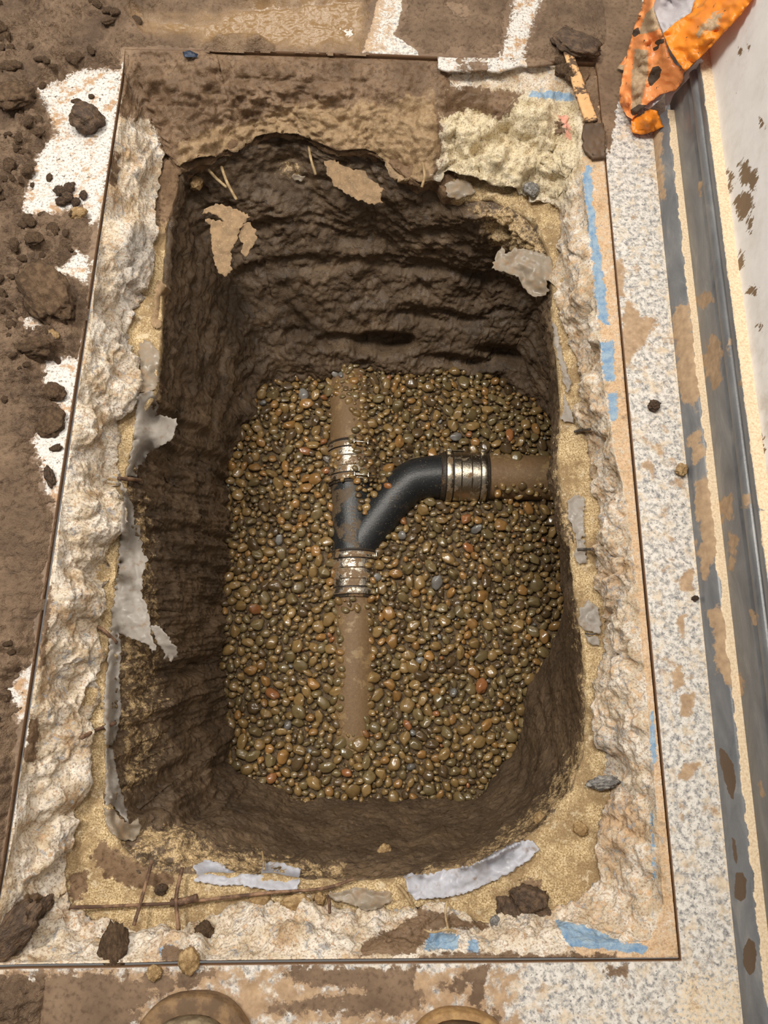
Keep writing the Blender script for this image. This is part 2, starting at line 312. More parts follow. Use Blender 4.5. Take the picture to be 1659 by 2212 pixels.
ringD = [(400, 385), (378, 430), (360, 500), (352, 600), (348, 700), (345, 790), (335, 850), (308, 890), (288, 950), (274, 1025), (265, 1070), (260, 1140), (253, 1230), (240, 1325), (233, 1400), (227, 1475), (226, 1540), (228, 1620), (232, 1700), (240, 1775), (262, 1830), (310, 1875), (390, 1893), (450, 1888), (560, 1890), (650, 1898), (760, 1908), (870, 1902), (950, 1882), (1040, 1868), (1120, 1828), (1190, 1770), (1238, 1700), (1262, 1640), (1270, 1560), (1265, 1480), (1262, 1400), (1245, 1300), (1237, 1200), (1228, 1120), (1212, 1060), (1203, 1000), (1210, 950), (1212, 850), (1202, 760), (1193, 690), (1193, 600), (1186, 545), (1160, 490), (1120, 455), (1060, 430), (985, 428), (940, 420), (900, 410), (850, 385), (780, 360), (690, 345), (600, 330), (510, 345), (450, 365)]
ringE = [(405, 440), (390, 520), (378, 600), (368, 700), (362, 800), (350, 900), (335, 1000), (325, 1100), (322, 1200), (316, 1300), (310, 1400), (304, 1500), (302, 1600), (322, 1700), (380, 1780), (440, 1818), (520, 1838), (600, 1848), (700, 1853), (800, 1856), (900, 1853), (1000, 1847), (1080, 1825), (1150, 1780), (1203, 1720), (1232, 1650), (1243, 1560), (1240, 1480), (1233, 1400), (1222, 1300), (1215, 1200), (1205, 1100), (1185, 1030), (1192, 950), (1195, 850), (1190, 760), (1183, 690), (1175, 620), (1150, 560), (1090, 520), (1000, 495), (900, 465), (800, 440), (700, 425), (600, 415), (500, 425), (440, 430)]
ringF = [(505, 620), (480, 700), (462, 800), (450, 900), (442, 1000), (435, 1100), (430, 1200), (425, 1300), (420, 1400), (418, 1500), (422, 1600), (455, 1680), (520, 1740), (600, 1777), (700, 1792), (800, 1797), (900, 1793), (1000, 1785), (1070, 1758), (1130, 1705), (1175, 1630), (1192, 1560), (1200, 1480), (1212, 1400), (1222, 1300), (1222, 1200), (1218, 1100), (1212, 1000), (1212, 900), (1208, 800), (1195, 720), (1160, 675), (1090, 645), (1000, 630), (900, 618), (800, 612), (700, 610), (600, 612), (540, 614)]
ringG = [(552, 850), (600, 822), (690, 812), (800, 798), (900, 798), (1000, 808), (1080, 815), (1140, 850), (1185, 900), (1220, 940), (1232, 1000), (1238, 1100), (1236, 1200), (1230, 1300), (1206, 1388), (1160, 1442), (1132, 1510), (1122, 1580), (1100, 1640), (1062, 1700), (1036, 1726), (950, 1718), (850, 1726), (780, 1729), (720, 1720), (660, 1734), (630, 1728), (590, 1702), (545, 1664), (508, 1650), (494, 1600), (486, 1500), (490, 1400), (492, 1300), (500, 1200), (500, 1100), (500, 1000), (515, 930), (540, 895)]
ZG = -0.56
polyA = poly_w(ringA)
polyA[:len(LA), 0] = -.479; _k = len(LA) + 7; polyA[_k:_k + len(RA), 0] = np.interp(polyA[_k:_k + len(RA), 1], [-.3, 1.28], [.448, .4455])
NTH = 1560
th = np.linspace(-math.pi, math.pi, NTH, endpoint=False)
th = np.sort(np.concatenate([th, np.arctan2(polyA[:, 1] - CEN[1], polyA[:, 0] - CEN[0])])); NTH = len(th)
dirs = np.stack([np.cos(th), np.sin(th)], 1)
def ring_r(poly):
    poly = np.asarray(poly, float); r = np.zeros(NTH)
    for i in range(len(poly)):
        a = poly[i] - CEN; e = poly[(i + 1) % len(poly)] - CEN - a
        den = dirs[:, 0] * e[1] - dirs[:, 1] * e[0]; den = np.where(np.abs(den) < 1e-12, 1e-12, den)
        t = (a[0] * e[1] - a[1] * e[0]) / den; s = (a[0] * dirs[:, 1] - a[1] * dirs[:, 0]) / den
        r = np.maximum(r, np.where((t > 0) & (s >= -1e-6) & (s <= 1 + 1e-6), t, 0))
    z = np.where(r == 0)[0]
    for k in z: r[k] = r[k - 1]
    return r
rA = ring_r(polyA); rB = ring_r(poly_w(ringB, -.006)); rC = ring_r(poly_w(ringC, -.10)); rD = ring_r(poly_w(ringD, -.115)); rE = ring_r(poly_w(ringE, -.20)); rF = ring_r(poly_w(ringF, -.38)); rG = ring_r(poly_w(ringG, ZG))
def sm(r, k):
    if k < 2: return r
    w = np.hanning(2 * k + 1); w /= w.sum(); return np.convolve(np.concatenate([r[-k:], r, r[:k]]), w, 'valid')
rB = np.minimum(rB, rA - .005); rC = np.minimum(rC, rB - .008)
rD = np.minimum(rD, rC - .003)
_pC = projv(np.stack([CEN[0] + rC * dirs[:, 0], CEN[1] + rC * dirs[:, 1], 0 * rC - .1], 1))
backC = sm(((_pC[:, 1] < 425) & (_pC[:, 0] < 950) & (_pC[:, 0] > 380)).astype(float), 10)
rD = rD * (1 - backC) + (rC + .006) * backC
rE, rF, rG = sm(rE, 12), sm(rF, 16), sm(rG, 6)
def ring_grid(rs, zs, seg, curve=False):
    """rs, zs: lists of per-angle radii / heights; returns base points (n, NTH, 3) and the ring coordinate of each row"""
    rs = [np.broadcast_to(r, (NTH,)) for r in rs]; zs = [np.broadcast_to(z, (NTH,)) for z in zs]; k = len(rs); R, Z, S = [], [], []
    def cr(L, i, f):
        b, c2 = L[i], L[i + 1]
        if not curve: return b + (c2 - b) * f
        a = L[max(i - 1, 0)]; d = L[min(i + 2, k - 1)]
        return .5 * (2 * b + (c2 - a) * f + (2 * a - 5 * b + 4 * c2 - d) * f * f + (-a + 3 * b - 3 * c2 + d) * f ** 3)
    for i in range(k - 1):
        for j in range(seg[i]):
            f = j / seg[i]; R.append(cr(rs, i, f)); Z.append(cr(zs, i, f)); S.append(i + f)
    R.append(rs[-1]); Z.append(zs[-1]); S.append(k - 1.0); R = np.array(R); Z = np.array(Z)
    P = np.stack([CEN[0] + R * dirs[:, 0], CEN[1] + R * dirs[:, 1], Z], 2); return P, np.array(S)
def grid_normals(P):
    du = np.roll(P, -1, 1) - np.roll(P, 1, 1); dv = np.gradient(P, axis=0); n = np.cross(du, dv); n /= np.linalg.norm(n, axis=2)[..., None] + 1e-12
    return n
def grid_faces(nr, nc=NTH, wrap=True):
    i, j = np.meshgrid(np.arange(nr - 1), np.arange(nc if wrap else nc - 1), indexing='ij'); j2 = (j + 1) % nc
    return np.stack([i * nc + j, i * nc + j2, (i + 1) * nc + j2, (i + 1) * nc + j], 2).reshape(-1, 4)
TERR = []
def keep(P): TERR.append(P[::2, ::2] if P.shape[0] > 3 else P)

# ------------------------------------------------------------------ floor
def px_mask(P, polys, w): return np.clip(sdfs(projv(P), polys) / w * .5 + .5, 0, 1)
outer = np.array([(-1.3, -.8), (.575, -.8), (.575, 1.9), (-1.3, 1.9)]); rO = ring_r(outer)
pxA = projv(np.stack([CEN[0] + rA * dirs[:, 0], CEN[1] + rA * dirs[:, 1], 0 * rA], 1))
P, S = ring_grid([rA + .0006, rA, rA + .002, rO], [-.012, 0.0, 0.0, 0.0], [2, 1, 150]); nr = P.shape[0]
# denser near the cut: warp the outer span
f = np.clip(S - 2, 0, 1) ** 1.5
P[3:, :, :2] = CEN + ((rA + .002)[None, :] + f[3:, None] * (rO - rA - .002)[None, :])[..., None] * dirs[None]
V = P.reshape(-1, 3); q = projv(V)
white_holes = [[(82, 192), (140, 170), (160, 155), (185, 150), (230, 150), (264, 152), (247, 280), (238, 325), (229, 400), (214, 475), (195, 482), (175, 445), (150, 450), (120, 462), (55, 465), (50, 440), (55, 415), (70, 385), (80, 340), (105, 305), (125, 290), (108, 250)],
               [(107, 590), (150, 565), (165, 540), (190, 560), (190, 610), (150, 595)], [(48, 690), (75, 688), (92, 705), (60, 712)],
               [(100, 780), (172, 770), (165, 840), (152, 900), (136, 1040), (124, 1090), (102, 1064), (88, 1000), (72, 950), (85, 930), (115, 915), (130, 880), (110, 850), (95, 835)],
               [(20, 1490), (50, 1450), (76, 1425), (58, 1545), (40, 1560), (36, 1525), (20, 1502)]]
streaks = [[(780, 115), (800, 60), (822, -40), (878, -40), (866, 30), (860, 55), (850, 75), (868, 85), (885, 100), (905, 112), (900, 122)], [(1118, -40), (1182, -40), (1160, 20), (1150, 50), (1140, 80), (1128, 132), (1072, 134), (1090, 100), (1100, 60)],
           [(728, 60), (765, 62), (768, 80), (745, 86)], [(975, 12), (1000, 16), (1004, 26), (985, 24)], [(960, 122), (1010, 112), (1060, 124), (1010, 128)]]
right_strip = [(1290, 135), (1420, 135), (1660, 2300), (1470, 2300), (1471, 2075)]
top_mud = [(-200, -200), (1395, -200), (1385, 60), (1350, 150), (1330, 240), (1318, 330), (1296, 265), (1287, 140), (940, 126), (440, 130), (265, 130), (250, 250), (203, 550), (160, 850), (122, 1105), (60, 1525), (0, 1890), (-60, 2120), (-300, 2120), (-300, -200)]
a_white = np.maximum(px_mask(V, white_holes + [streaks[1], streaks[2]], 22), .55 * px_mask(V, [streaks[0]], 22))
a_film = np.clip(.42 + .26 * fbm(P2(V) * 7, 3, .5, 5), 0, 1)
tanpx = [[(1385, 1000), (1400, 990), (1420, 1010), (1410, 1040)], [(1478 - 30, 1480 - 30), (1470, 1440), (1480, 1480), (1455, 1500)], [(1470, 1235), (1500, 1225), (1498, 1280), (1470, 1275)], [(1460, 1335), (1480, 1330), (1486, 1375), (1468, 1380)], [(1465, 1500), (1505, 1495), (1500, 1545), (1470, 1545)], [(1475, 1640), (1510, 1650), (1500, 1685), (1468, 1680)], [(1330, 820), (1350, 650), (1420, 700), (1380, 760)], [(1320, 560), (1345, 560), (1350, 640), (1335, 640)]]
a_film = np.maximum(np.maximum(a_film * .75, px_mask(V, tanpx, 16) * .95), px_mask(V, [[(770, 116), (790, 60), (810, -60), (868, -60), (850, 60), (835, 116)]], 12) * .72)
a_film = np.maximum(a_film, sstep(q[:, 1], 2060, 2110) * sstep(q[:, 0], 1250, 1050) * .62)
sh = .528 + .012 * V[:, 1]
a_dust = np.clip(1.0 - (sh - V[:, 0]) / .022, 0, 1) * .62 + np.clip(1 - np.abs(V[:, 0] - .452) / .006, 0, 1) * .4
a_dust = np.maximum(a_dust, sstep(q[:, 1], 1950, 2150) * sstep(q[:, 0], 1400, 1480) * .62)
a_ms = np.maximum(px_mask(V, [top_mud], 14) * 1.15, px_mask(V, [[(-200, 2098), (250, 2098), (430, 2100), (400, 2150), (330, 2150), (250, 2300), (-200, 2300)]], 50) * .9)
bott = [[(430, 2090), (480, 2088), (470, 2120), (420, 2125)], [(590, 2085), (900, 2085), (905, 2130), (920, 2180), (870, 2200), (560, 2190), (610, 2160), (780, 2140), (640, 2130)], [(950, 2130), (1010, 2086), (1062, 2086), (1060, 2110), (1020, 2130), (1010, 2150), (955, 2140)], [(1010, 2110), (1048, 2090), (1052, 2170), (1090, 2200), (1060, 2230), (1015, 2190)], [(1290, 2085), (1355, 2085), (1352, 2130), (1330, 2130)]]
a_ms = np.maximum(a_ms, px_mask(V, bott, 30) * .85); a_ms = a_ms * (1 - px_mask(V, [streaks[0]], 8))
a_edge = np.repeat((S <= 1.0).astype(float), NTH)
floor = link('floor', mesh_np('floor', V, grid_faces(nr)[:, ::-1], dict(white=a_white, film=a_film, dust=a_dust, mudstain=a_ms, edge=a_edge)), M['floor'])
tag(floor, kind='structure'); TERR.append(P[1:, ::2][::3])

# ------------------------------------------------------------------ broken slab edge
right = sstep(dirs[:, 0] * 1.0, .45, .8) * sstep(-np.abs(dirs[:, 1]), -.93, -.80)
pxA = projv(np.stack([CEN[0] + rA * dirs[:, 0], CEN[1] + rA * dirs[:, 1], 0 * rA], 1))
right = ((pxA[:, 0] > 1250) & (pxA[:, 1] > 140)).astype(float)
topm = ((pxA[:, 1] < 200)).astype(float); topm = sm(topm, 10)
zA1 = np.where(right > .5, -.002, -.007); zB = np.where(right > .5, -.003, -.008) - .012 * topm
fill = sm(((pxA[:, 1] < 150) & (pxA[:, 0] < 445)).astype(float), 6)
zA0 = -.016 + .016 * fill; zA1 = zA1 * (1 - fill) + .001 * fill; zB = zB * (1 - .6 * fill)
zC = -.10 + .0 * th
P, S = ring_grid([rA - .0006, rA - .004, rB, rC, np.minimum(rC + .03, rA - .01)], [zA0, zA1, zB, zC, -.12], [2, 12, 62, 8]); nr = P.shape[0]
V = P.reshape(-1, 3); N = grid_normals(P).reshape(-1, 3); s = np.repeat(S, NTH); q = projv(V)
wt = np.maximum(sstep(s, 1.9, 2.3), .6 * sstep(s, 1.0, 1.4) * np.tile(topm, nr)) * (1 - .5 * sstep(s, 3.0, 4.0)); flat = sstep(s, .9, 1.1)
mudpoly = [[(255, 90), (950, 90), (975, 190), (950, 250), (955, 320), (935, 400), (880, 410), (830, 365), (700, 325), (600, 305), (480, 350), (375, 378), (352, 330), (320, 250), (290, 262), (262, 250)]]
mm = np.clip(sdfs(q, mudpoly) / 40 + .5, 0, 1)
d = .0170 * fbm(V * 8.5, 2, .5, 10) + .0130 * fbm(V * 15, 3, .5, 11) + .0048 * ridged(V * 24, 3, 21) * .8 + .0030 * fbm(V * 100, 3, .6, 31)
Vw = V + .012 * np.stack([pnoise(V * 30, 6), pnoise(V * 30, 7), pnoise(V * 30, 8)], 1); w1, w2, cid = worley(Vw * 15, 5); d += .018 * (sstep(w2 - w1, .0, .12) * (cid - .4)) + .012 * (cid - .5) * (1 - w1)
w1, w2, cid = worley(Vw * 38, 9); d += .006 * sstep(w2 - w1, 0, .15) * (cid - .4) 
dm = .032 * fbm(V * 8, 3, .5, 41) + .022 * np.abs(fbm(V * 20, 4, .6, 43)) + .005 * fbm(V * 70, 3, .6, 45)
a_be = np.clip(sdfs(q, [[(950, 240), (1110, 200), (1260, 215), (1260, 330), (1215, 440), (1120, 430), (1000, 400), (955, 380)]]) / 40 + .5, 0, 1)
d = d * (1 + .8 * a_be); d = d * (1 - mm) + dm * mm
V = V - N * (d * wt + .0007 * fbm(V * 160, 3, .6, 51) * flat)[:, None] * np.sign(N[:, 2:3] + 1e-9) * -1
bl = [[(1258, 362), (1278, 355), (1282, 440), (1290, 500), (1300, 560), (1310, 640), (1317, 700), (1308, 705), (1293, 690), (1283, 620), (1277, 560), (1270, 500), (1262, 420)], [(1297, 740), (1325, 730), (1330, 790), (1329, 825), (1302, 822)], [(1312, 850), (1332, 845), (1336, 900), (1326, 915), (1314, 905)], [(1404, 1540), (1412, 1530), (1421, 1640), (1410, 1662), (1402, 1610)],
      [(1195, 1985), (1260, 1995), (1330, 2030), (1402, 2045), (1392, 2062), (1300, 2052), (1225, 2042)], [(915, 2008), (992, 2018), (988, 2052), (918, 2052)], [(1008, 2030), (1037, 2033), (1037, 2076), (1014, 2076)], [(340, 2045), (382, 2038), (376, 2062), (345, 2066)], [(1138, 198), (1180, 194), (1242, 204), (1240, 222), (1142, 210)], [(921, 152), (930, 152), (929, 162), (921, 162)], [(1405, 1750), (1412, 1750), (1418, 1900), (1410, 1900)]]
q = projv(V)
a_bl = np.clip(sdfs(q, bl) / 16 + .5, 0, 1)
extra = [[(1238, 138), (1294, 138), (1302, 272), (1262, 264), (1250, 216)], [(900, 2058), (1330, 2058), (1335, 2086), (900, 2086)], [(1195, 258), (1218, 262), (1224, 288), (1200, 292)], [(60, 1930), (118, 1940), (60, 2040), (5, 2035), (0, 1990)], [(220, 2010), (270, 2015), (262, 2075), (235, 2065)], [(780, 2040), (900, 1975), (935, 2000), (900, 2062), (780, 2066)], [(900, 1960), (1060, 1995), (1060, 2010), (900, 2005)], [(955, 185), (1130, 195), (1120, 215), (1085, 260), (1000, 235), (960, 260)], [(236, 330), (262, 335), (250, 400), (235, 400)], [(345, 2040), (430, 2045), (430, 2080), (345, 2080)], [(60, 1540), (90, 1560), (80, 1660), (50, 1650)], [(100, 1280), (115, 1250), (100, 1440), (80, 1440)]]
a_mud = np.maximum(mm, np.clip(sdfs(q, extra) / 30 + .5, 0, 1) * .9)
gp = [[(270, 500), (340, 480), (335, 560), (310, 640), (250, 700), (265, 560)], [(195, 640), (215, 650), (240, 740), (270, 745), (270, 700), (215, 690)], [(960, 300), (1100, 380), (1190, 430), (1040, 405), (960, 365)], [(1270, 1570), (1330, 1600), (1325, 1700), (1275, 1690)], [(255, 880), (300, 850), (280, 900), (240, 930)]]
a_gr = np.clip(sdfs(q, gp) / 40 + .5, 0, 1)
a_be = np.clip(sdfs(q, [[(950, 240), (1110, 200), (1260, 215), (1260, 330), (1215, 440), (1120, 430), (1000, 400), (955, 380)]]) / 40 + .5, 0, 1)
a_tan = np.where(np.tile(right, nr) > .5, np.where(s < 2.0, .60, .42), .33) * (1 - .5 * a_be)
a_pale = mm * np.clip(sdfs(q, [[(370, 300), (600, 240), (960, 200), (960, 400), (870, 400), (700, 320), (500, 330), (380, 370)]]) / 80 + .5, 0, 1)
slab = link('slab_edge', mesh_np('slab_edge', V, grid_faces(nr), dict(mud=a_mud, blue=a_bl, grey=a_gr, beige=a_be, tan=a_tan, pale=a_pale, pink=np.clip(sdfs(q, [[(1203, 248), (1226, 248), (1230, 274), (1218, 280), (1210, 262)], [(1220, 284), (1238, 278), (1234, 302), (1224, 304)]]) / 14 + .5, 0, 1))), M['slab']); tag(slab, kind='structure'); keep(V.reshape(P.shape)[:-6])

# ------------------------------------------------------------------ sand bed under the slab
P, S = ring_grid([np.minimum(rC + .05, rA - .012), rC, np.minimum(rD, rC - .002) + .001, np.minimum(rD, rC - .002) - .002 + .012 * backC, rD + .004], [-.102, -.106, -.112, -.118, -.14], [6, 26, 3, 4], False); nr = P.shape[0]
V = P.reshape(-1, 3); s = np.repeat(S, NTH)
V[:, 2] += .0045 * fbm(V * 22, 4, .5, 61) + .0012 * fbm(V * 140, 3, .6, 63)
V[:, 2] += (.010 * fbm(V * 26, 4, .6, 62)) * sstep(projv(V)[:, 1], 560, 430) * sstep(s, .3, .9)
V[:, :2] += (.004 * fbm(V * 30, 3, .5, 65) * sstep(s, 1.6, 2.0))[:, None] * np.tile(dirs, (nr, 1))
q = projv(V); st = [[(215, 1810), (330, 1880), (385, 1890), (380, 1915), (300, 1925), (225, 1900), (195, 1850)], [(145, 1890), (190, 1880), (190, 1930), (150, 1960)], [(1075, 1960), (1130, 1900), (1175, 1895), (1170, 1960), (1080, 1985)], [(385, 380), (980, 380), (980, 300), (385, 300)], [(950, 350), (985, 350), (985, 395), (950, 395)], [(1100, 1830), (1135, 1815), (1140, 1825), (1105, 1845)]]
a_mud = np.maximum(np.clip(sdfs(q, st) / 30 + .5, 0, 1) * .9, sstep(q[:, 1], 560, 440) * sstep(q[:, 0], 1010, 950) * .9)
sand = link('sand_bed', mesh_np('sand_bed', V, grid_faces(nr), dict(mud=a_mud)), M['sand']); tag(sand, kind='structure'); keep(V.reshape(P.shape)[4:])

# ------------------------------------------------------------------ earth walls of the pit
P, S = ring_grid([np.minimum(rD + .03, rC + .01), rD + .002, rE, rF, rG, rG + .005], [-.122, -.126, -.20, -.38, ZG, ZG - .10], [4, 34, 62, 62, 10], True); nr = P.shape[0]
V = P.reshape(-1, 3); N = grid_normals(P).reshape(-1, 3); s = np.repeat(S, NTH); tt = np.tile(th, nr); q = projv(V)
cen3 = np.array([CEN[0], CEN[1], 0]); inw = np.sum(N * (cen3 - V) * np.array([1, 1, 0]), 1) < 0; N[inw] *= -1
top = sstep(V[:, 1], .55, .8); lf = sstep(-V[:, 0], .15, .27) * (1 - top); rb = (1 - top) * (1 - lf)
tang = tt * .45
ct = np.stack([tang * 6.5, V[:, 2] * 17, np.zeros_like(tang)], 1); cl = np.stack([V[:, 1] * 26 + V[:, 2] * 5, V[:, 2] * 3.5, V[:, 0] * 4], 1); crb = np.stack([tang * 16 + V[:, 2] * 10, V[:, 2] * 7, np.zeros_like(tang)], 1)
ct = ct + .8 * np.stack([0 * tang, fbm(V * 5, 2, .5, 70) * 1.6, 0 * tang], 1)
d = top * (.011 * ridged(ct * .55, 2, 71) * .6 + .014 * fbm(ct * 1.2, 4, .52, 73) + .014 * fbm(V * 13, 3, .5, 74) + .006 * fbm(V * 48, 4, .65, 75))
d += lf * (.020 * fbm(cl * .6, 3, .5, 77) + .012 * fbm(cl * 1.5, 4, .55, 79) + .012 * fbm(V * 12, 2, .5, 80) + .0045 * fbm(V * 50, 4, .6, 81))
d += rb * (.016 * fbm(crb * .55, 3, .5, 83) + .004 * fbm(V * 30, 4, .55, 85))
d += .0018 * fbm(V * 130, 3, .6, 87)
rub = np.clip(sdfs(q, [[(1000, 435), (1100, 440), (1170, 500), (1195, 545), (1150, 560), (1060, 530), (990, 480)]]) / 30 + .5, 0, 1)
d += rub * .014 * np.abs(fbm(V * 30, 3, .55, 89))
dep = 0
for (u, v, z, a, b, dd) in [(830, 728, -.50, .075, .022, .06), (1085, 748, -.50, .06, .02, .04), (720, 735, -.49, .05, .015, .03), (870, 590, -.33, .14, .02, .028), (640, 590, -.34, .12, .018, .02), (1090, 600, -.33, .10, .025, .03), (640, 700, -.47, .03, .01, .02), (950, 690, -.44, .1, .015, .02), (1000, 780, -.53, .1, .015, .025)]:
    c0 = at(u, v, z); dep = dep + dd * (.7 if v < 650 else 1.0) * np.exp(-(((V[:, 0] - c0[0]) / a) ** 2 + ((V[:, 2] - c0[2]) / b) ** 2) ** 2) * (V[:, 1] > .5)
wt = sstep(s, .05, .9) * (1 - sstep(s, 4.0, 4.5)); V = V + N * ((d - dep) * wt)[:, None]
q = projv(V)
sp = [[(400, 1770), (480, 1825), (560, 1830), (640, 1845), (760, 1860), (760, 1910), (400, 1900), (300, 1860), (240, 1780)], [(1000, 430), (1110, 440), (1180, 500), (1200, 560), (1140, 570), (1050, 540)], [(330, 1060), (380, 1500), (395, 1600), (330, 1700), (250, 1750), (240, 1400), (280, 1060)], [(1150, 1700), (1230, 1600), (1260, 1500), (1290, 1500), (1290, 1700), (1180, 1790), (1080, 1860), (1020, 1880), (1010, 1840)], [(1190, 930), (1240, 930), (1250, 1100), (1262, 1400), (1240, 1400), (1225, 1200), (1195, 1100)], [(600, 345), (655, 345), (650, 380), (600, 385)], [(420, 330), (980, 330), (980, 372), (880, 420), (640, 350), (420, 370)]]
sw = [.62, .68, .55, .6, .75, .7, .3]
a_s = np.zeros(len(V))
for pg, w_ in zip(sp, sw): a_s = np.maximum(a_s, np.clip(sdf(q, pg) / 60 + .5, 0, 1) * w_)
a_s = np.maximum(a_s, (1 - sstep(s, 1.0, 1.8)) * .5 * (1 - top)) * (1 - sstep(s, 2.0, 3.2))
earth = link('pit_earth_wall', mesh_np('pit_earth_wall', V, grid_faces(nr), dict(sandy=a_s)), M['earth']); tag(earth, kind='structure'); keep(V.reshape(P.shape)[4:])

# ------------------------------------------------------------------ gravel base
polyG = poly_w(ringG, ZG)
def gz(x, y):
    p = np.stack([np.atleast_1d(x), np.atleast_1d(y), np.zeros(np.size(x))], 1); return ZG + .010 * fbm(p * 5, 2, .5, 101) + .003 * pnoise(p * 22, 103)
gx, gy = np.meshgrid(np.linspace(-.36, .52, 180), np.linspace(-.22, .97, 240)); gzv = gz(gx.ravel(), gy.ravel()) - .007
V = np.stack([gx.ravel(), gy.ravel(), gzv], 1); base = link('gravel_bed', mesh_np('gravel_bed', V, grid_faces(240, 180, False)), M['grit']); tag(base, kind='structure')

# ------------------------------------------------------------------ ray casting on what is built so far
def make_bvh():
    Vs, Fs, o = [], [], 0
    for P in TERR:
        nr, nc = P.shape[:2]; Vs.append(P.reshape(-1, 3)); f_ = grid_faces(nr, nc); Fs.append(f_ + o); o += nr * nc
    Vs.append(V); Fs.append(grid_faces(240, 180, False) + o)
    return BVHTree.FromPolygons(np.concatenate(Vs).tolist(), np.concatenate(Fs).tolist())
BV = make_bvh()
def hit(u, v, lift=0.0):
    d = Vector(ray(u, v)).normalized(); h = BV.ray_cast(Vector((0, 0, CAMH)), d, 6.0)
    if h[0] is None: return np.array(at(u, v, 0.0)), np.array([0, 0, 1.0])
    n = np.array(h[1]); n = -n if n @ np.array(d) > 0 else n
    return np.array(h[0]) + n * lift * .5 - np.array(d) * lift * .5, n

# ------------------------------------------------------------------ right hand wall, base and shoe
def trimx(y): return .528 + .012 * y
def extrude_y(name, prof, y0, y1, ny, mat, masks=None, kind='structure', warp=None):
    prof = np.array(prof, float); ys = np.linspace(y0, y1, ny); k = len(prof)
    V = np.zeros((ny, k, 3)); V[:, :, 0] = trimx(ys)[:, None] + prof[None, :, 0]; V[:, :, 1] = ys[:, None]; V[:, :, 2] = prof[None, :, 1]
    V = V.reshape(-1, 3)
    if warp: V = warp(V)
    Fq = grid_faces(ny, k, False); at_ = {a: f(V) for a, f in (masks or {}).items()}
    o = link(name, mesh_np(name, V, Fq[:, ::-1], at_), mat); tag(o, kind=kind); return o
def dense(pts, step):
    out = []
    for a, b in zip(pts[:-1], pts[1:]):
        n = max(1, int(math.dist(a, b) / step)); out += [(a[0] + (b[0] - a[0]) * i / n, a[1] + (b[1] - a[1]) * i / n) for i in range(n)]
    return out + [pts[-1]]
def mat_base():
    g = NT('grey_rubber_base', .38, .5); n = g.noise(26, 5, .65, .6, g.vec((1, .35, 1)))
    col = g.ramp(n, [(.3, c(92, 94, 98)), (.55, c(116, 117, 119)), (.75, c(146, 144, 140))])
    m = g.ma('ADD', g.attr('tan'), g.ma('MULTIPLY', g.ma('SUBTRACT', g.noise(48, 5, .65), .5), 1.5)); m = g.step(m, .42, .6)
    col = g.mix(g.ma('MULTIPLY', m, .9), col, g.ramp(g.noise(90, 4), [(.3, c(158, 130, 100)), (.7, c(190, 160, 126))]))
    d = g.ma('ADD', g.attr('dust'), g.ma('MULTIPLY', g.ma('SUBTRACT', g.noise(160, 4, .7), .5), 1.0)); d = g.step(d, .4, .62)
    col = g.mix(d, col, g.ramp(g.noise(300, 3), [(.3, c(200, 174, 140)), (.6, c(228, 208, 178))]))
    k = g.ma('ADD', g.attr('mud'), g.ma('MULTIPLY', g.ma('SUBTRACT', g.noise(120, 4, .6), .5), .5)); k = g.step(k, .45, .55); col = g.mix(k, col, c(92, 74, 58))
    g.set('Base Color', col); g.set('Roughness', g.lin(g.ma('MAXIMUM', d, m), 0, 1, .34, .85)); g.nrm(g.bump(g.noise(220, 3, .6), .3, .0008)); return g.m
def mat_wall():
    g = NT('white_painted_wall', .5, .4); n = g.noise(40, 4, .6)
    col = g.mix(g.step(n, .35, .7), c(234, 232, 231), c(240, 238, 237)); dn = g.noise(18, 5, .7)
    col = g.mix(g.ma('MULTIPLY', g.attr('dirty'), g.step(dn, .45, .7)), col, c(176, 160, 142))
    k = g.ma('ADD', g.attr('mud'), g.ma('MULTIPLY', g.ma('SUBTRACT', g.noise(55, 5, .7, .5, g.vec((1, 2.2, .8))), .5), 1.25)); k = g.step(k, .46, .54); col = g.mix(k, col, g.mix(n, c(112, 90, 68), c(136, 112, 86)))
    k2 = g.step(g.noise(95, 2, .5), .735, .76); col = g.mix(g.ma('MULTIPLY', k2, .55), col, c(140, 124, 108)); g.set('Base Color', col)
    g.nrm(g.bump(g.noise(230, 3, .6), .25, .0006)); return g.m
M['base'] = mat_base(); M['wall'] = mat_wall()
pm = lambda polys, w: (lambda V: px_mask(V, polys, w))
shoe_mud = [[(1555, 1615), (1566, 1622), (1584, 1650), (1590, 1690), (1584, 1728), (1577, 1722), (1566, 1690), (1554, 1640)], [(1580, 1808), (1588, 1812), (1594, 1860), (1590, 1875), (1584, 1845)], [(1590, 1885), (1605, 1886), (1612, 1900), (1611, 1940), (1600, 1948), (1587, 1940), (1587, 1915)], [(1617, 2025), (1630, 2035), (1634, 2060), (1630, 2100), (1618, 2108), (1606, 2085), (1604, 2055)]]
shoe_tan = [[(1450, 657), (1492, 655), (1500, 720), (1512, 800), (1520, 850), (1500, 880), (1470, 860), (1458, 760)], [(1485, 945), (1510, 930), (1525, 980), (1500, 1000)], [(1500, 1040), (1530, 1020), (1552, 1110), (1556, 1200), (1520, 1250), (1510, 1200)], [(1530, 1320), (1570, 1310), (1590, 1440), (1585, 1480), (1560, 1480), (1540, 1400)], [(1400, 255), (1425, 280), (1440, 430), (1425, 430)]]
a = [(0, 0), (.002, .012), (.008, .027), (.013, .034), (.016, .0365), (.030, .037), (.030, 0.0)]
def shoe_dust(V):
    off = V[:, 0] - trimx(V[:, 1]); w = .004 * fbm(np.stack([V[:, 1] * 30, off * 0, off * 0], 1), 3, .6, 7)
    return np.clip((off - .0145 + w) / .003, 0, 1) * (V[:, 2] > .02) + np.clip(1 - np.abs(V[:, 2] - .002) / .004, 0, 1) * .35
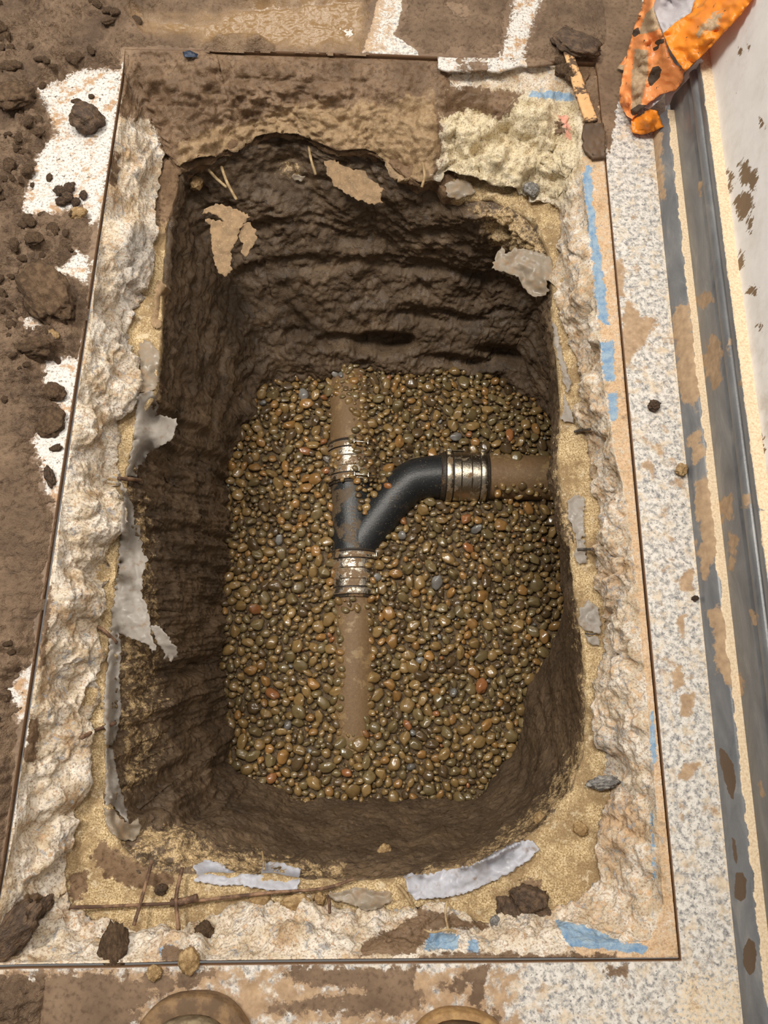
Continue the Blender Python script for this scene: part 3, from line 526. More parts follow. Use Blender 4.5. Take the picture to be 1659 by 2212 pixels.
YE = float(at(1435, 243, .03)[1])
extrude_y('trim_1', dense(a, .0022), -.75, YE, 620, M['base'], dict(tan=pm(shoe_tan, 22), mud=pm(shoe_mud, 8), dust=shoe_dust))
bead = [(.0262 - .0045 * math.sin(t), .120 - .010 * math.cos(t)) for t in np.linspace(0, math.pi, 10)]
a = [(.030, .02), (.0285, .037), (.0275, .060), (.0262, .098), (.0285, .102), (.0290, .107)] + bead + [(.0290, .132), (.0255, .135), (.0245, .147), (.0265, .1505), (.0450, .151)]
cove_tan = [[(1507, 635), (1535, 628), (1540, 650), (1520, 668), (1507, 660)], [(1520, 770), (1535, 720), (1560, 740), (1558, 800), (1553, 838), (1535, 842), (1522, 800)], [(1568, 720), (1578, 735), (1575, 770), (1568, 760)], [(1603, 1072), (1617, 1070), (1618, 1095), (1605, 1095)], [(1590, 1440), (1605, 1470), (1607, 1505), (1595, 1500)], [(1575, 1150), (1595, 1165), (1580, 1230), (1576, 1220)], [(1510, 395), (1516, 395), (1516, 425), (1510, 425)], [(1550, 1090), (1580, 1060), (1585, 1120), (1560, 1130)], [(1638, 1690), (1659, 1710), (1659, 1730), (1640, 1705)], [(1590, 830), (1608, 815), (1606, 842), (1596, 840)], [(1623, 1320), (1636, 1330), (1633, 1350), (1625, 1350)]]
def cove_dust(V):
    off = V[:, 0] - trimx(V[:, 1]); w = .005 * fbm(np.stack([V[:, 1] * 25, off * 0, off * 0], 1), 3, .6, 9)
    return np.clip((V[:, 2] - .1475 + w * .6) / .002, 0, 1)
extrude_y('baseboard_right', dense(a, .003), -.8, 1.9, 620, M['base'], dict(tan=pm(cove_tan, 16), dust=cove_dust))
wall_mud = [[(1597, 358), (1606, 348), (1614, 352), (1620, 372), (1631, 366), (1634, 390), (1626, 412), (1615, 395), (1610, 400), (1600, 395)], [(1570, 372), (1575, 366), (1578, 376), (1575, 384)], [(1573, 400), (1582, 378), (1584, 395), (1578, 412), (1570, 410)], [(1594, 425), (1606, 415), (1624, 420), (1626, 445), (1612, 472), (1600, 470), (1588, 448), (1584, 455)], [(1616, 475), (1622, 475), (1619, 505)], [(1592, 570), (1601, 545), (1604, 562), (1596, 590), (1591, 585)], [(1566, 405), (1560, 412), (1552, 416), (1556, 420), (1568, 414)], [(1613, 632), (1625, 622), (1640, 630), (1636, 640), (1622, 632)], [(1638, 705), (1643, 702), (1642, 712)], [(1640, 945), (1645, 940), (1648, 965), (1645, 975)], [(1598, 105), (1602, 108), (1601, 116), (1598, 114)], [(1615, 96), (1618, 99), (1615, 105)], [(1642, 256), (1646, 262), (1648, 272), (1645, 272)]]
zs_ = list(np.arange(.1505, .62, .0035)) + [.8, 1.2, 1.8, 2.6]
extrude_y('wall_right', [(.043, z) for z in zs_], -.8, 1.9, 700, M['wall'], dict(mud=lambda V: px_mask(V, wall_mud, 22) * 1.1, dirty=lambda V: .2 + .3 * sstep(projv(V)[:, 1], 650, 850)))

# ------------------------------------------------------------------ mud lying on the floor
mudM = [(-260, -180), (1340, -180), (1330, 60), (1290, 135), (1175, 131), (1060, 126), (940, 122), (830, 117), (465, 107), (400, 109), (266, 106), (265, 150), (250, 250), (236, 325), (225, 400), (212, 475), (197, 560), (191, 675), (172, 775), (160, 850), (147, 925), (134, 1025), (122, 1105), (112, 1200), (96, 1300), (82, 1375), (72, 1450), (58, 1525), (34, 1660), (20, 1795), (3, 1880), (-30, 2000), (-45, 2096), (40, 2098), (300, 2098), (300, 2140), (240, 2330), (-260, 2330)]
xs = np.arange(-1.22, .47, .0028); ys = np.arange(-.52, 1.62, .0028)
XX, YY = np.meshgrid(xs, ys); V = np.stack([XX.ravel(), YY.ravel(), 0 * XX.ravel()], 1); q = projv(V)
sel = (V[:, 0] < -.40) | (V[:, 1] > 1.2)
h = np.full(len(V), -.01); wet = np.zeros(len(V)); dark = np.zeros(len(V))
Vs = V[sel]; qs = q[sel]; p2 = Vs * np.array([1, 1, 0])
e = sdf(Vs[:, :2], poly_w(mudM)); eh = sdfs(Vs[:, :2], [poly_w(p_) for p_ in white_holes + streaks])
e = np.minimum(e, -eh + .010 * fbm(p2 * 60, 3, .6, 111) + .006 * fbm(p2 * 170, 2, .6, 112))
leftm = sstep(-Vs[:, 0], .40, .46); 
smooth = np.clip(sdfs(qs, [[(-60, 880), (60, 900), (110, 1080), (118, 1250), (60, 1350), (-60, 1400)], [(150, 520), (200, 480), (196, 560), (175, 560)], [(280, 20), (830, -30), (1330, -30), (1320, 130), (260, 110)]]) / 60 + .5, 0, 1)
w1, w2, cid = worley(p2 * 55, 121); v1, v2, cid2 = worley(p2 * 120, 122)
lump = np.clip(.75 - w1, 0, 1) ** 1.0 * (.3 + .9 * cid); lump2 = np.clip(.7 - v1, 0, 1) * cid2
clumpy = sstep(fbm(p2 * 9, 3, .5, 123), -.55, .1) * (1 - smooth)
z1, z2, cid3 = worley(p2 * 210, 124)
T = .006 + .010 * leftm + .010 * sstep(qs[:, 1], 110, 20) * sstep(qs[:, 0], 420, 300)
pud = np.clip(sdfs(qs, [[(300, 40), (420, 45), (480, 28), (560, 12), (700, -10), (800, -10), (785, 108), (600, 107), (560, 90), (480, 102), (430, 80), (330, 75)], [(690, 60), (790, 30), (785, 112), (640, 110)]]) / 40 + .5 + .5 * fbm(p2 * 25, 3, .5, 129), 0, 1)
hh = T * sstep(e, 0, .03) + .006 * fbm(p2 * 11, 3, .5, 125) * sstep(e, 0, .03) + clumpy * sstep(e, -.002, .012) * (.024 * lump + .018 * lump2 + .006 * np.clip(.75 - z1, 0, 1) * cid3) + .0042 * fbm(p2 * 70, 4, .62, 127) * sstep(e, 0, .01) * (1 - .75 * smooth) + .0035 * np.abs(fbm(p2 * 26, 4, .6, 128)) * sstep(e, 0, .02) * (1 - pud)
hh = hh * (1 - .8 * pud) + pud * (.004 + .0016 * fbm(p2 * 85, 3, .6, 131) + .0007 * fbm(p2 * 150, 2, .6, 133))
rg = np.clip(sdfs(qs, [[(480, -20), (760, -30), (790, 2), (660, 10), (560, 22), (500, 10)], [(440, 105), (480, 84), (555, 82), (590, 105)]]) / 14 + .5, 0, 1); hh += rg * .014 * (1 + .5 * fbm(p2 * 40, 3, .5, 135))
crk = np.abs(fbm(p2 * 22, 3, .55, 137)); hh -= .006 * sstep(.06 - crk, 0, .05) * smooth * leftm
hh = np.where(e < -.004, -.01, hh - .0022); hh = np.minimum(hh, .0005 + np.maximum(e + .004, 0) * 2.2)
h[sel] = hh; wet[sel] = pud; dark[sel] = np.clip((.75 * sstep(cid2, .3, .8) + .25 * cid3) * (1 - smooth) * sstep(fbm(p2 * 16, 3, .6, 139), -.3, .3), 0, 1)
V[:, 2] = h; nx, ny = len(xs), len(ys); Fm = grid_faces(ny, nx, False)
ok = (h[Fm] > -.0004).any(1); Fm = Fm[ok]; use = np.unique(Fm); remap = np.full(len(V), -1); remap[use] = np.arange(len(use))
Vm = V[use].copy(); Vm[:, 2] = np.maximum(Vm[:, 2], -.0012)
mud = link('mud', mesh_np('mud', Vm, remap[Fm], dict(wet=wet[use], dark=dark[use])), M['mud']); tag(mud, 'wet brown mud spread over the speckled floor around the saw cut', None, None, 'stuff')
def mud_z(x, y):
    i = int(round((x - xs[0]) / .0028)); j = int(round((y - ys[0]) / .0028))
    if 0 <= i < nx and 0 <= j < ny: return max(0.0, h[j * nx + i])
    return 0.0

# ------------------------------------------------------------------ rounded lumps: clods and stones
def ico(sub):
    bm = bmesh.new(); bmesh.ops.create_icosphere(bm, subdivisions=sub, radius=1.0); V = np.array([v.co[:] for v in bm.verts]); Fq = np.array([[v.index for v in f.verts] for f in bm.faces]); bm.free(); return V, Fq
I2, I3, I4 = ico(2), ico(3), ico(4)
def clod_mesh(i, rough=1.0, base=I4, flat=.75):
    V, Fq = base; s = 900 + i * 13; w1, w2, cid = worley(V * 2.6, s); d = .26 * fbm(V * 1.3, 3, .5, s) + rough * (.30 * (cid - .5) * sstep(w2 - w1, 0, .35) + .16 * fbm(V * 4.5, 3, .6, s + 3) + .07 * fbm(V * 11, 2, .6, s + 6))
    return mesh_np('clod', V * (1 + d)[:, None] * np.array([1, .85, flat]), Fq)
CLODS = [clod_mesh(i, 1.0 if i < 4 else .5) for i in range(6)]; CSMALL = [clod_mesh(20 + i, 1.0, I3) for i in range(5)]
M['stone'] = simple('tan_stone', c(140, 112, 74), c(180, 152, 110), 2.2, .6, .5, 5); M['greystone'] = simple('grey_stone', c(110, 108, 106), c(172, 168, 162), 2.5, .8, .8, 5); M['darkclod'] = simple('dark_wet_clod', c(70, 55, 43), c(108, 86, 66), 2.6, .58, 1.0, 6)
for _m in ('stone', 'greystone', 'darkclod'):
    for _n in M[_m].node_tree.nodes:
        if _n.type == 'BUMP': _n.inputs['Distance'].default_value = .004
def lump(name, u, v, rpx, label, cat, mat, me=None, group=None, sink=.25, sc=(1, 1, 1), z=None, rot=None, depth=None):
    if z is None: p, n_ = hit(u, v); p = p.copy(); p[2] = max(p[2], mud_z(p[0], p[1]) if p[2] > -.01 else -9)
    else: p = at(u, v, z)
    dist = np.linalg.norm(p - np.array([0, 0, CAMH])); r = rpx * dist / FPX * .95
    o = bpy.data.objects.new(name, (me or random.choice(CLODS)).copy() if False else (me or random.choice(CLODS))); COL.objects.link(o)
    o.location = (p[0], p[1], p[2] + r * sc[2] * .72 * (1 - sink * 1.4)); o.scale = (r * sc[0], r * sc[1], r * sc[2]); o.rotation_euler = rot or (random.uniform(-.3, .3), random.uniform(-.3, .3), random.uniform(0, 6.28))
    if len(o.data.materials) == 0: o.data.materials.append(None)
    o.material_slots[0].link = 'OBJECT'; o.material_slots[0].material = mat
    tag(o, label, cat, group); return o
lump('mud_clod', 192, 268, 31, 'smooth wet mud clod alone on the white floor patch', 'clod', M['darkclod'], CLODS[4], None, .2, (.95, 1.15, .9))
lump('mud_clod', 112, 652, 62, 'largest crumbly mud clod, heaped against the left saw cut', 'clod', M['clod'], CLODS[0], None, .45, (1.15, .85, .6))
lump('mud_clod', 46, 235, 36, 'broad flat mud clod left of the white floor patch', 'clod', M['clod'], CLODS[1], None, .4, (1, 1.1, .6))
for u, v, r in [(133, 418, 12), (152, 411, 11), (150, 432, 12), (182, 425, 9), (136, 440, 11), (166, 440, 9)]:
    lump('mud_clod', u, v, r, 'small dark mud clod in the cluster at the foot of the white patch', 'clod', M['darkclod'], random.choice(CSMALL), 'clod cluster on the white patch', .15)
lump('stone', 173, 470, 17, 'rounded tan stone below the white floor patch', 'stone', M['stone'], CLODS[5], None, .2, (1, .8, .8))
lump('mud_clod', 92, 762, 32, 'blocky mud clod just below the largest clod', 'clod', M['clod'], CLODS[2], None, .25, (1.1, .8, .8))
lump('mud_clod', 120, 850, 24, 'wedge shaped mud clod on the lower white streak beside the cut', 'clod', M['clod'], CLODS[4], None, .25, (1, .9, .7))
lump('mud_clod', 112, 915, 34, 'smooth flat mud clod beside the white streak left of the cut', 'clod', M['clod'], CLODS[5], None, .4, (1, 1, .5))
lump('mud_clod', 110, 1032, 19, 'dark crescent shaped mud clod on the lower white streak', 'clod', M['darkclod'], CLODS[3], None, .2, (1.2, .6, .7))
for u, v, r in [(122, 732, 11), (133, 742, 8), (110, 702, 9)]:
    lump('stone', u, v, r, 'small pale stone among the mud clods beside the cut', 'stone', M['stone'], random.choice(CSMALL), 'pale stones in the left mud', .2)
lump('mud_clod', 32, 2012, 46, 'long dark mud clod at the lower left corner of the slab edge', 'clod', M['darkclod'], CLODS[0], None, .35, (1.3, .75, .7), rot=(0, 0, .9))
lump('mud_clod', 90, 1962, 22, 'dark mud clod on the white slab edge above the corner clod', 'clod', M['darkclod'], CLODS[2], None, .35, (1.3, .7, .6), rot=(0, 0, .9))
lump('mud_clod', 250, 2042, 34, 'tall brown mud clod bridging the front slab edge and the saw cut', 'clod', M['clod'], CLODS[1], None, .35, (.75, 1.3, .7), rot=(0, 0, .1))
lump('mud_clod', 444, 2012, 20, 'small brown mud clod on the rim of the front slab edge', 'clod', M['clod'], CLODS[3], None, .3)
lump('stone', 413, 2070, 24, 'smooth olive stone lying across the front saw cut', 'stone', M['stone'], CLODS[5], None, .2, (.8, 1.1, .7), rot=(.1, 0, .2))
lump('stone', 335, 2100, 15, 'small orange tan stone just under the front saw cut', 'stone', M['stone'], CLODS[4], None, .25, (.9, 1, .7))
lump('mud_clod', 1410, 879, 13, 'dark mud clod on the speckled strip below the blue marks', 'clod', M['darkclod'], CLODS[1], None, .2)
lump('mud_clod', 1469, 1018, 14, 'tan round mud clod touching the grey shoe moulding', 'clod', M['stone'], CLODS[2], None, .15)
lump('mud_clod', 1500, 1293, 8, 'tiny black mud clod at the foot of the grey shoe moulding', 'clod', M['darkclod'], CLODS[3], None, .2, (.7, 1.1, .8))
lump('mud_clod', 1142, 1945, 40, 'dark mud wad on the sand at the front corner of the pit', 'clod', M['darkclod'], CLODS[3], None, .4, (1, .8, .7))
lump('mud_clod', 1105, 1975, 34, 'rounded grey mud wad against the front slab edge', 'clod', M['darkclod'], CLODS[4], None, .3, (1.1, .8, .7))
lump('stone', 1068, 1988, 11, 'small grey stone beside the rounded mud wad', 'stone', M['greystone'], CSMALL[2], None, .2)
lump('mud_clod', 1241, 112, 40, 'large wet mud clod smeared over the wooden strip', 'clod', M['darkclod'], CLODS[5], None, .25, (1.15, .75, .45), rot=(0, 0, -.35))
lump('mud_clod', 1225, 98, 22, 'crumbly edge of mud on top of the wooden strip', 'clod', M['darkclod'], CLODS[0], None, .2, (1.2, .6, .5))
for u, v, r in [(1215, 160, 15), (1228, 178, 12), (1205, 145, 10)]:
    lump('mud_clod', u, v, r, 'small mud clod wedged between the wooden strip and the lifted vinyl', 'clod', M['clod'], random.choice(CSMALL), 'clods beside the wooden strip', .2)
lump('stone', 640, 1948, 24, 'blocky olive stone under the rusty wire at the front', 'stone', M['stone'], CLODS[5], None, .35, (1.2, .7, .6), rot=(0, 0, .05))
lump('stone', 565, 1945, 20, 'rounded olive stone left of the blocky one under the wire', 'stone', M['stone'], CLODS[4], None, .35, (1.1, .8, .6))
lump('stone', 690, 1942, 14, 'small olive stone at the end of the rusty wire', 'stone', M['stone'], CLODS[2], None, .3)
lump('stone', 350, 1920, 12, 'dark stone between the two upright wires', 'stone', M['darkclod'], CSMALL[1], None, .3)
lump('stone', 1300, 1690, 24, 'pointed grey stone sticking out of the right slab edge', 'stone', M['greystone'], CLODS[1], None, .2, (1.3, .6, .8), rot=(0, 0, .1))
lump('stone', 1146, 414, 16, 'dark grey stone under the broken concrete lump', 'stone', M['greystone'], CLODS[4], None, .3)
for u, v, lab in [(425, 400, 'brown stone pressed in the back earth wall beside the pale roots'), (1165, 1770, 'pale stone on the sandy rim at the front right corner'), (1252, 1790, 'small cream stone on the sand by the right slab edge'), (830, 1838, 'tan stone bedded in the front rim of the earth wall')]:
    lump('stone', u, v, 15, lab, 'stone', M['stone'], random.choice(CLODS[3:]), None, .3)
n_ = 0
while n_ < 95:
    v = random.uniform(-10, 1560); u = random.uniform(0, 200) if v > 150 else random.uniform(0, 330)
    P0 = at(u, v, 0)[:2][None]
    if sdf(P0, poly_w(mudM))[0] < .012 or (sdfs(np.array([[u, v]]), white_holes)[0] > -4 and random.random() < .85): continue
    sm_ = 880 < v < 1380 and u < 110
    if sm_ and random.random() < .9: continue
    r = random.choice([5, 6, 7, 8, 8, 9, 10, 12, 14, 17])
    zone = 'crumbly mud clod in the loose soil at the far left corner' if v < 150 else ('crumbly mud clod in the soil left of the white patch' if v < 500 else ('crumbly mud clod in the heap left of the saw cut' if v < 880 else 'crumbly mud clod on the trodden mud along the left'))
    zone = ('tiny ' if r < 7 else ('small ' if r < 10 else 'middling ')) + zone + (', farther out' if u < (90 if v > 150 else 150) else ', nearer the cut')
    lump('mud_clod', u, v, r, zone, 'clod', M['clod'], random.choice(CSMALL), zone.replace('mud clod', 'mud clods'), .42, (random.uniform(.9, 1.3), random.uniform(.7, 1), random.uniform(.5, .8))); n_ += 1

# ------------------------------------------------------------------ pipes, couplings, wye
def mud_over(name, base, rough, metal, amount, mudc=(c(104, 80, 54), c(138, 110, 76)), sc=22):
    g = NT(name, rough, .5); n = g.noise(sc, 6, .7); k = g.step(g.ma('ADD', g.ma('MULTIPLY', g.ma('SUBTRACT', n, .5), 1.6), g.ma('ADD', g.attr('mud'), amount)), .44, .58)
    sp = g.step(g.noise(420, 2), .66, .72)
    col = g.mix(k, base, g.mix(g.noise(150, 3), *mudc)); col = g.mix(g.ma('MULTIPLY', sp, .6), col, c(176, 160, 130)); g.set('Base Color', col)
    g.set('Metallic', g.ma('MULTIPLY', g.ma('SUBTRACT', 1.0, k), metal)); g.set('Roughness', g.lin(k, 0, 1, rough, .6)); g.nrm(g.bump(g.noise(260, 4, .65), .5, .0012, g.bump(n, .4, .003))); return g.m
M['pipe'] = mud_over('mud_coated_pipe', c(150, 124, 86), .45, 0, .62); M['abs'] = mud_over('black_plastic', c(34, 36, 38), .34, 0, .30, (c(66, 58, 46), c(104, 88, 66)), 14)
M['steel'] = mud_over('dirty_steel', c(186, 178, 164), .26, 1, .52, sc=40); M['steel2'] = mud_over('cleaner_steel', c(190, 180, 162), .24, 1, .36, sc=36); M['absmud'] = mud_over('muddy_black_plastic', c(34, 36, 38), .36, 0, .50, (c(66, 56, 44), c(108, 88, 64)), 18); M['rubber'] = mud_over('dark_rubber', c(52, 44, 36), .5, 0, .35); M['bolt'] = mud_over('bright_steel', c(224, 216, 200), .2, 1, .0)
RP, RC, ZB_ = .0550, .0605, -.593
def ax(u, v, z, lift=.02): p = at(u, v, z + lift); return np.array([p[0], p[1], z])
def pipe_mesh(name, pts, r, mat, parent, seg=40, dv=1.0):
    V, Fq = tube_np(pts, r, seg, True); me = bpy.data.meshes.new(name); me.from_pydata([tuple(v) for v in V], [], [f[:3] if f[0] == f[3] else f for f in Fq]); me.polygons.foreach_set('use_smooth', [True] * len(me.polygons))
    me.update(); return link(name, me, mat, parent)
S0, S1, J0, J1, N0, N1 = ax(764, 1660, -.618), ax(765, 1285, -.589), ax(765, 1200, -.586), ax(761, 1045, -.579), ax(760, 962, -.579), ax(752, 790, -.602)
pS = smooth_path([S1 + (J0 - S1) * .5, S1, ax(764, 1450, -.597), ax(764, 1560, -.606), S0], 40); pN = smooth_path([J1 + (N0 - J1) * .5, N0, ax(756, 880, -.587), N1], 30)
o = pipe_mesh('drain_pipe', pS, RP, M['pipe'], None); tag(o, 'mud coated drain pipe running toward the front of the pit', 'pipe')
o = pipe_mesh('drain_pipe', pN, RP, M['pipe'], None); tag(o, 'drain pipe nearly buried under pebbles at the back of the pit', 'pipe')
E0, E1 = ax(950, 1023, -.553), ax(1275, 1028, -.548); ed = (E1 - E0) / np.linalg.norm(E1 - E0); Ec0, Ec1 = ax(957, 1023, -.553), ax(1055, 1025, -.552)
o = pipe_mesh('drain_pipe', smooth_path([Ec0 + (Ec1 - Ec0) * .5, Ec1, E1], 24), RP, M['pipe'], None); tag(o, 'mud coated branch pipe running into the right wall of the pit', 'pipe')
wye = empty('wye_fitting', tuple(J0)); tag(wye, 'black plastic wye fitting with a bent side branch', 'pipe fitting')
def child(o, root): o.parent = root; o.matrix_parent_inverse = Matrix.Translation(root.location).inverted(); return o
child(pipe_mesh('barrel', smooth_path([J0 + (S1 - J0) * .4, J0, (J0 + J1) / 2, J1, J1 + (N0 - J1) * .4], 24), RP + .001, M['absmud'], None), wye)
br = smooth_path([ax(765, 1190, -.583), ax(798, 1140, -.576), ax(838, 1088, -.569), ax(872, 1050, -.560), ax(902, 1030, -.555), Ec0, Ec0 + (Ec1 - Ec0) * .4], 40)
child(pipe_mesh('branch', br, np.concatenate([np.full(22, .0505), np.linspace(.0505, .0545, 18)]), M['abs'], None), wye)
child(pipe_mesh('branch_collar', np.array([Ec0 - ed * .006, Ec0 + ed * .01]), .0575, M['rubber'], None), wye)
# worn raised marks along the barrel
bm = bmesh.new(); by = (J1 - J0) / np.linalg.norm(J1 - J0)
for i in range(9):
    p = J0 + by * (.030 + .0098 * i); r0 = RP + .0012
    for sx, w, l in ([(-.0045, .0012, .007), (.0045, .0012, .007), (0, .009, .0012)] if i % 3 else [(-.004, .0012, .007), (.004, .0012, .004), (0, .008, .0012)]):
        bm_box(bm, Vector((p[0] + sx, p[1], p[2] + math.sqrt(r0 ** 2 - sx ** 2))), (w, l, .0014), None, .0003)
child(from_bm('worn_raised_marks', bm, M['pipe']), wye)
def coupling(label, p0, p1, bolt_side, kind, name='pipe_coupling', steel='steel'):
    p0, p1 = np.array(p0), np.array(p1); L = np.linalg.norm(p1 - p0); d = (p1 - p0) / L; root = empty(name, tuple((p0 + p1) / 2)); tag(root, label, 'pipe coupling')
    def lathe(nm, prof, mat, seg=56):
        pts = np.array([p0 + d * s for s, r in prof]); V, Fq = tube_np(np.array([p0, p0 + d * L]), 1, seg, False)
        up = np.array([0, 0, 1.0]); s_ = np.cross(d, up); s_ /= np.linalg.norm(s_); u_ = np.cross(s_, d); a_ = np.arange(seg) / seg * 2 * math.pi
        V = np.concatenate([p0 + d * s + r * (np.cos(a_)[:, None] * s_ + np.sin(a_)[:, None] * u_) for s, r in prof]); Fq = grid_faces(len(prof), seg)
        me = mesh_np(nm, V, Fq[:, ::-1]); me.polygons.foreach_set('use_smooth', [True] * len(me.polygons)); o = link(nm, me, mat); m = o.modifiers.new('edge', 'EDGE_SPLIT'); m.split_angle = .6; return child(o, root)
    lathe('rubber_sleeve', [(0, RP), (0, RC - .0015), (.004, RC), (.006, RC - .0015), (L - .006, RC - .0015), (L - .004, RC), (L, RC - .0015), (L, RP)], M['rubber'])
    q = [.023, .037, .0385, .040, .060, .0615, .063, .080]; q = [x / .103 * L for x in q]
    lathe('steel_shield', [(q[0], RC - .001), (q[0], RC + .0008), (q[1], RC + .0008), (q[2], RC + .0022), (q[3], RC + .0008), (q[4], RC + .0008), (q[5], RC + .0022), (q[6], RC + .0008), (q[7], RC + .0008), (q[7], RC - .001)], M[steel])
    side = np.cross(d, np.array([0, 0, 1.0])); side /= np.linalg.norm(side); side *= bolt_side
    for s0 in (.006 / .103 * L, .083 / .103 * L):
        w = .014; b = lathe('clamp_band', [(s0, RC - .001), (s0, RC + .002), (s0 + .001, RC + .0026), (s0 + w - .001, RC + .0026), (s0 + w, RC + .002), (s0 + w, RC - .001)], M[steel])
        cpos = p0 + d * (s0 + w / 2); ang = .95 if kind == 'worm' else .25
        out = side * math.sin(ang) + np.array([0, 0, 1.0]) * math.cos(ang); tn = side * math.cos(ang) - np.array([0, 0, 1.0]) * math.sin(ang); R = Matrix([list(tn), list(d), list(out)]).transposed()
        bm = bmesh.new()
        if kind == 'worm':
            bm_box(bm, Vector(cpos + out * (RC + .006)), (.016, .012, .008), R, .0012)
            m = Matrix.Translation(Vector(cpos + out * (RC + .006) + tn * .012)) @ (R @ Matrix.Rotation(math.pi / 2, 3, 'Y')).to_4x4(); bmesh.ops.create_cone(bm, cap_ends=True, segments=10, radius1=.0035, radius2=.0035, depth=.022, matrix=m)
        else:
            for k in (-.012, .022): bm_box(bm, Vector(cpos + out * (RC + .0065) + tn * k), (.0035, .012, .010), R, .0008)
            m = Matrix.Translation(Vector(cpos + out * (RC + .0075) + tn * .012)) @ (R @ Matrix.Rotation(math.pi / 2, 3, 'Y')).to_4x4(); bmesh.ops.create_cone(bm, cap_ends=True, segments=10, radius1=.0022, radius2=.0022, depth=.058, matrix=m)
        me_o = from_bm('clamp_screw', bm, M['bolt'], None, True); me_o.parent = b; me_o.matrix_parent_inverse = (Matrix.Translation(root.location)).inverted() if False else b.matrix_world.inverted()
    return root
coupling('muddy steel banded coupling with worm screws, in front of the black wye', ax(765, 1293, -.589), ax(765, 1190, -.586), 1, 'worm')
coupling('half buried steel coupling with bright bolts, behind the black wye', ax(761, 1050, -.579), ax(760, 957, -.579), 1, 'tbolt')
ce = coupling('exposed brushed steel coupling joining the branch to the right pipe', Ec0, Ec1, -1, 'worm', steel='steel2')
# small printed sticker on the front of the exposed coupling
seg = 12; sx0, sx1 = .030, .058; a0, a1 = math.radians(195), math.radians(222); Vv, sd = [], np.cross(ed, [0, 0, 1.0]); sd /= np.linalg.norm(sd)
def sticker(nm, s0, s1, b0, b1, r, mat):
    Vv = [Ec0 + ed * s + r * (math.cos(a) * -sd * -1 * -1 + math.sin(a) * np.array([0, 0, 1.0]) * 1) for a in np.linspace(b0, b1, seg) for s in (s0, s1)]
    o = link(nm, mesh_np(nm, np.array(Vv), np.array([(2 * i, 2 * i + 1, 2 * i + 3, 2 * i + 2) for i in range(seg - 1)])), mat); return child(o, ce)
M['paper'] = simple('white_label', c(170, 156, 130), c(206, 196, 176), 90, .6, .2); M['print'] = simple('grey_print', c(96, 88, 76), c(150, 138, 116), 300, .6, .1)
for k, (nm, s0, s1, b0, b1, r, mt) in enumerate([('label_sticker', .024, .054, math.radians(2), math.radians(30), RC + .0030, M['paper']), ('label_print', .034, .047, math.radians(8), math.radians(24), RC + .0033, M['print'])]): sticker(nm, s0, s1, b0, b1, r, mt)

# ------------------------------------------------------------------ pebbles
AXES = [(pS, RP), (pN, RP), (np.array([S1, J0]), RC + .002), (np.array([J1, N0]), RC + .002), (np.array([J0, J1]), RP), (br, .052), (np.array([Ec0, Ec1]), RC + .002), (np.array([Ec1, E1]), RP)]
def pipe_top(x, y):
    z = np.full(np.size(x), -9.0); p = np.stack([np.atleast_1d(x), np.atleast_1d(y)], 1)
    for pts, r in AXES:
        for a, b in zip(pts[:-1], pts[1:]):
            e_ = (b - a)[:2]; t = np.clip(((p - a[:2]) @ e_) / (e_ @ e_), 0, 1); dd = np.linalg.norm(p - a[:2] - t[:, None] * e_, axis=1); za_ = a[2] + (b[2] - a[2]) * t
            z = np.maximum(z, np.where(dd < r, za_ + np.sqrt(np.maximum(r * r - dd * dd, 0)), -9))
    return z
cover = [[(758, 968), (765, 935), (840, 940), (840, 1062), (770, 1056), (750, 1030), (772, 1005)], [(712, 985), (735, 992), (730, 1020), (712, 1015)], [(1060, 962), (1180, 962), (1180, 992), (1060, 984)], [(1060, 1064), (1180, 1062), (1180, 1088), (1060, 1088)], [(712, 1300), (732, 1300), (741, 1450), (738, 1600), (715, 1600)], [(797, 1300), (815, 1300), (815, 1600), (792, 1600), (799, 1450)], [(690, 780), (850, 780), (850, 962), (768, 962), (762, 900), (740, 870), (690, 850)], [(768, 1044), (840, 1044), (808, 1080), (790, 1118), (778, 1120), (768, 1080)], [(700, 1585), (850, 1585), (850, 1720), (700, 1720)], [(1178, 950), (1260, 950), (1260, 1100), (1178, 1100)], [(790, 1295), (820, 1295), (815, 1400), (798, 1360)], [(725, 1298), (760, 1295), (790, 1330), (735, 1320)], [(790, 1215), (830, 1215), (830, 1290), (800, 1290)]]
big_at = [(602, 1165, .0125, 4), (682, 1188, .0135, 2), (1012, 1182, .0135, 3), (835, 829, .0150, 0), (660, 1052, .0145, 2), (1107, 1000, .0130, 1), (915, 1100, .0150, 0), (720, 1240, .009, 2), (880, 1565, .0115, 3), (1095, 1530, .014, 5), (930, 1222, .0165, 1), (740, 1045, .006, 0)]
grid = {}; PB = []; cell = .02
polyGx = CEN + (rG + .012)[:, None] * dirs; polyGx = polyGx[::8]
def free(x, y, r, k):
    i, j = int(x // cell), int(y // cell)
    for a in range(i - 2, i + 3):
        for b in range(j - 2, j + 3):
            for (X, Y, Rr) in grid.get((a, b), ()):
                if (X - x) ** 2 + (Y - y) ** 2 < (k * (r + Rr)) ** 2: return False
    return True
def put(x, y, r, fix=None): grid.setdefault((int(x // cell), int(y // cell)), []).append((x, y, r)); PB.append((x, y, r, -1 if fix is None else fix))
for u, v, r, k in big_at: p = at(u, v, ZG + .01); put(p[0], p[1], r, k)
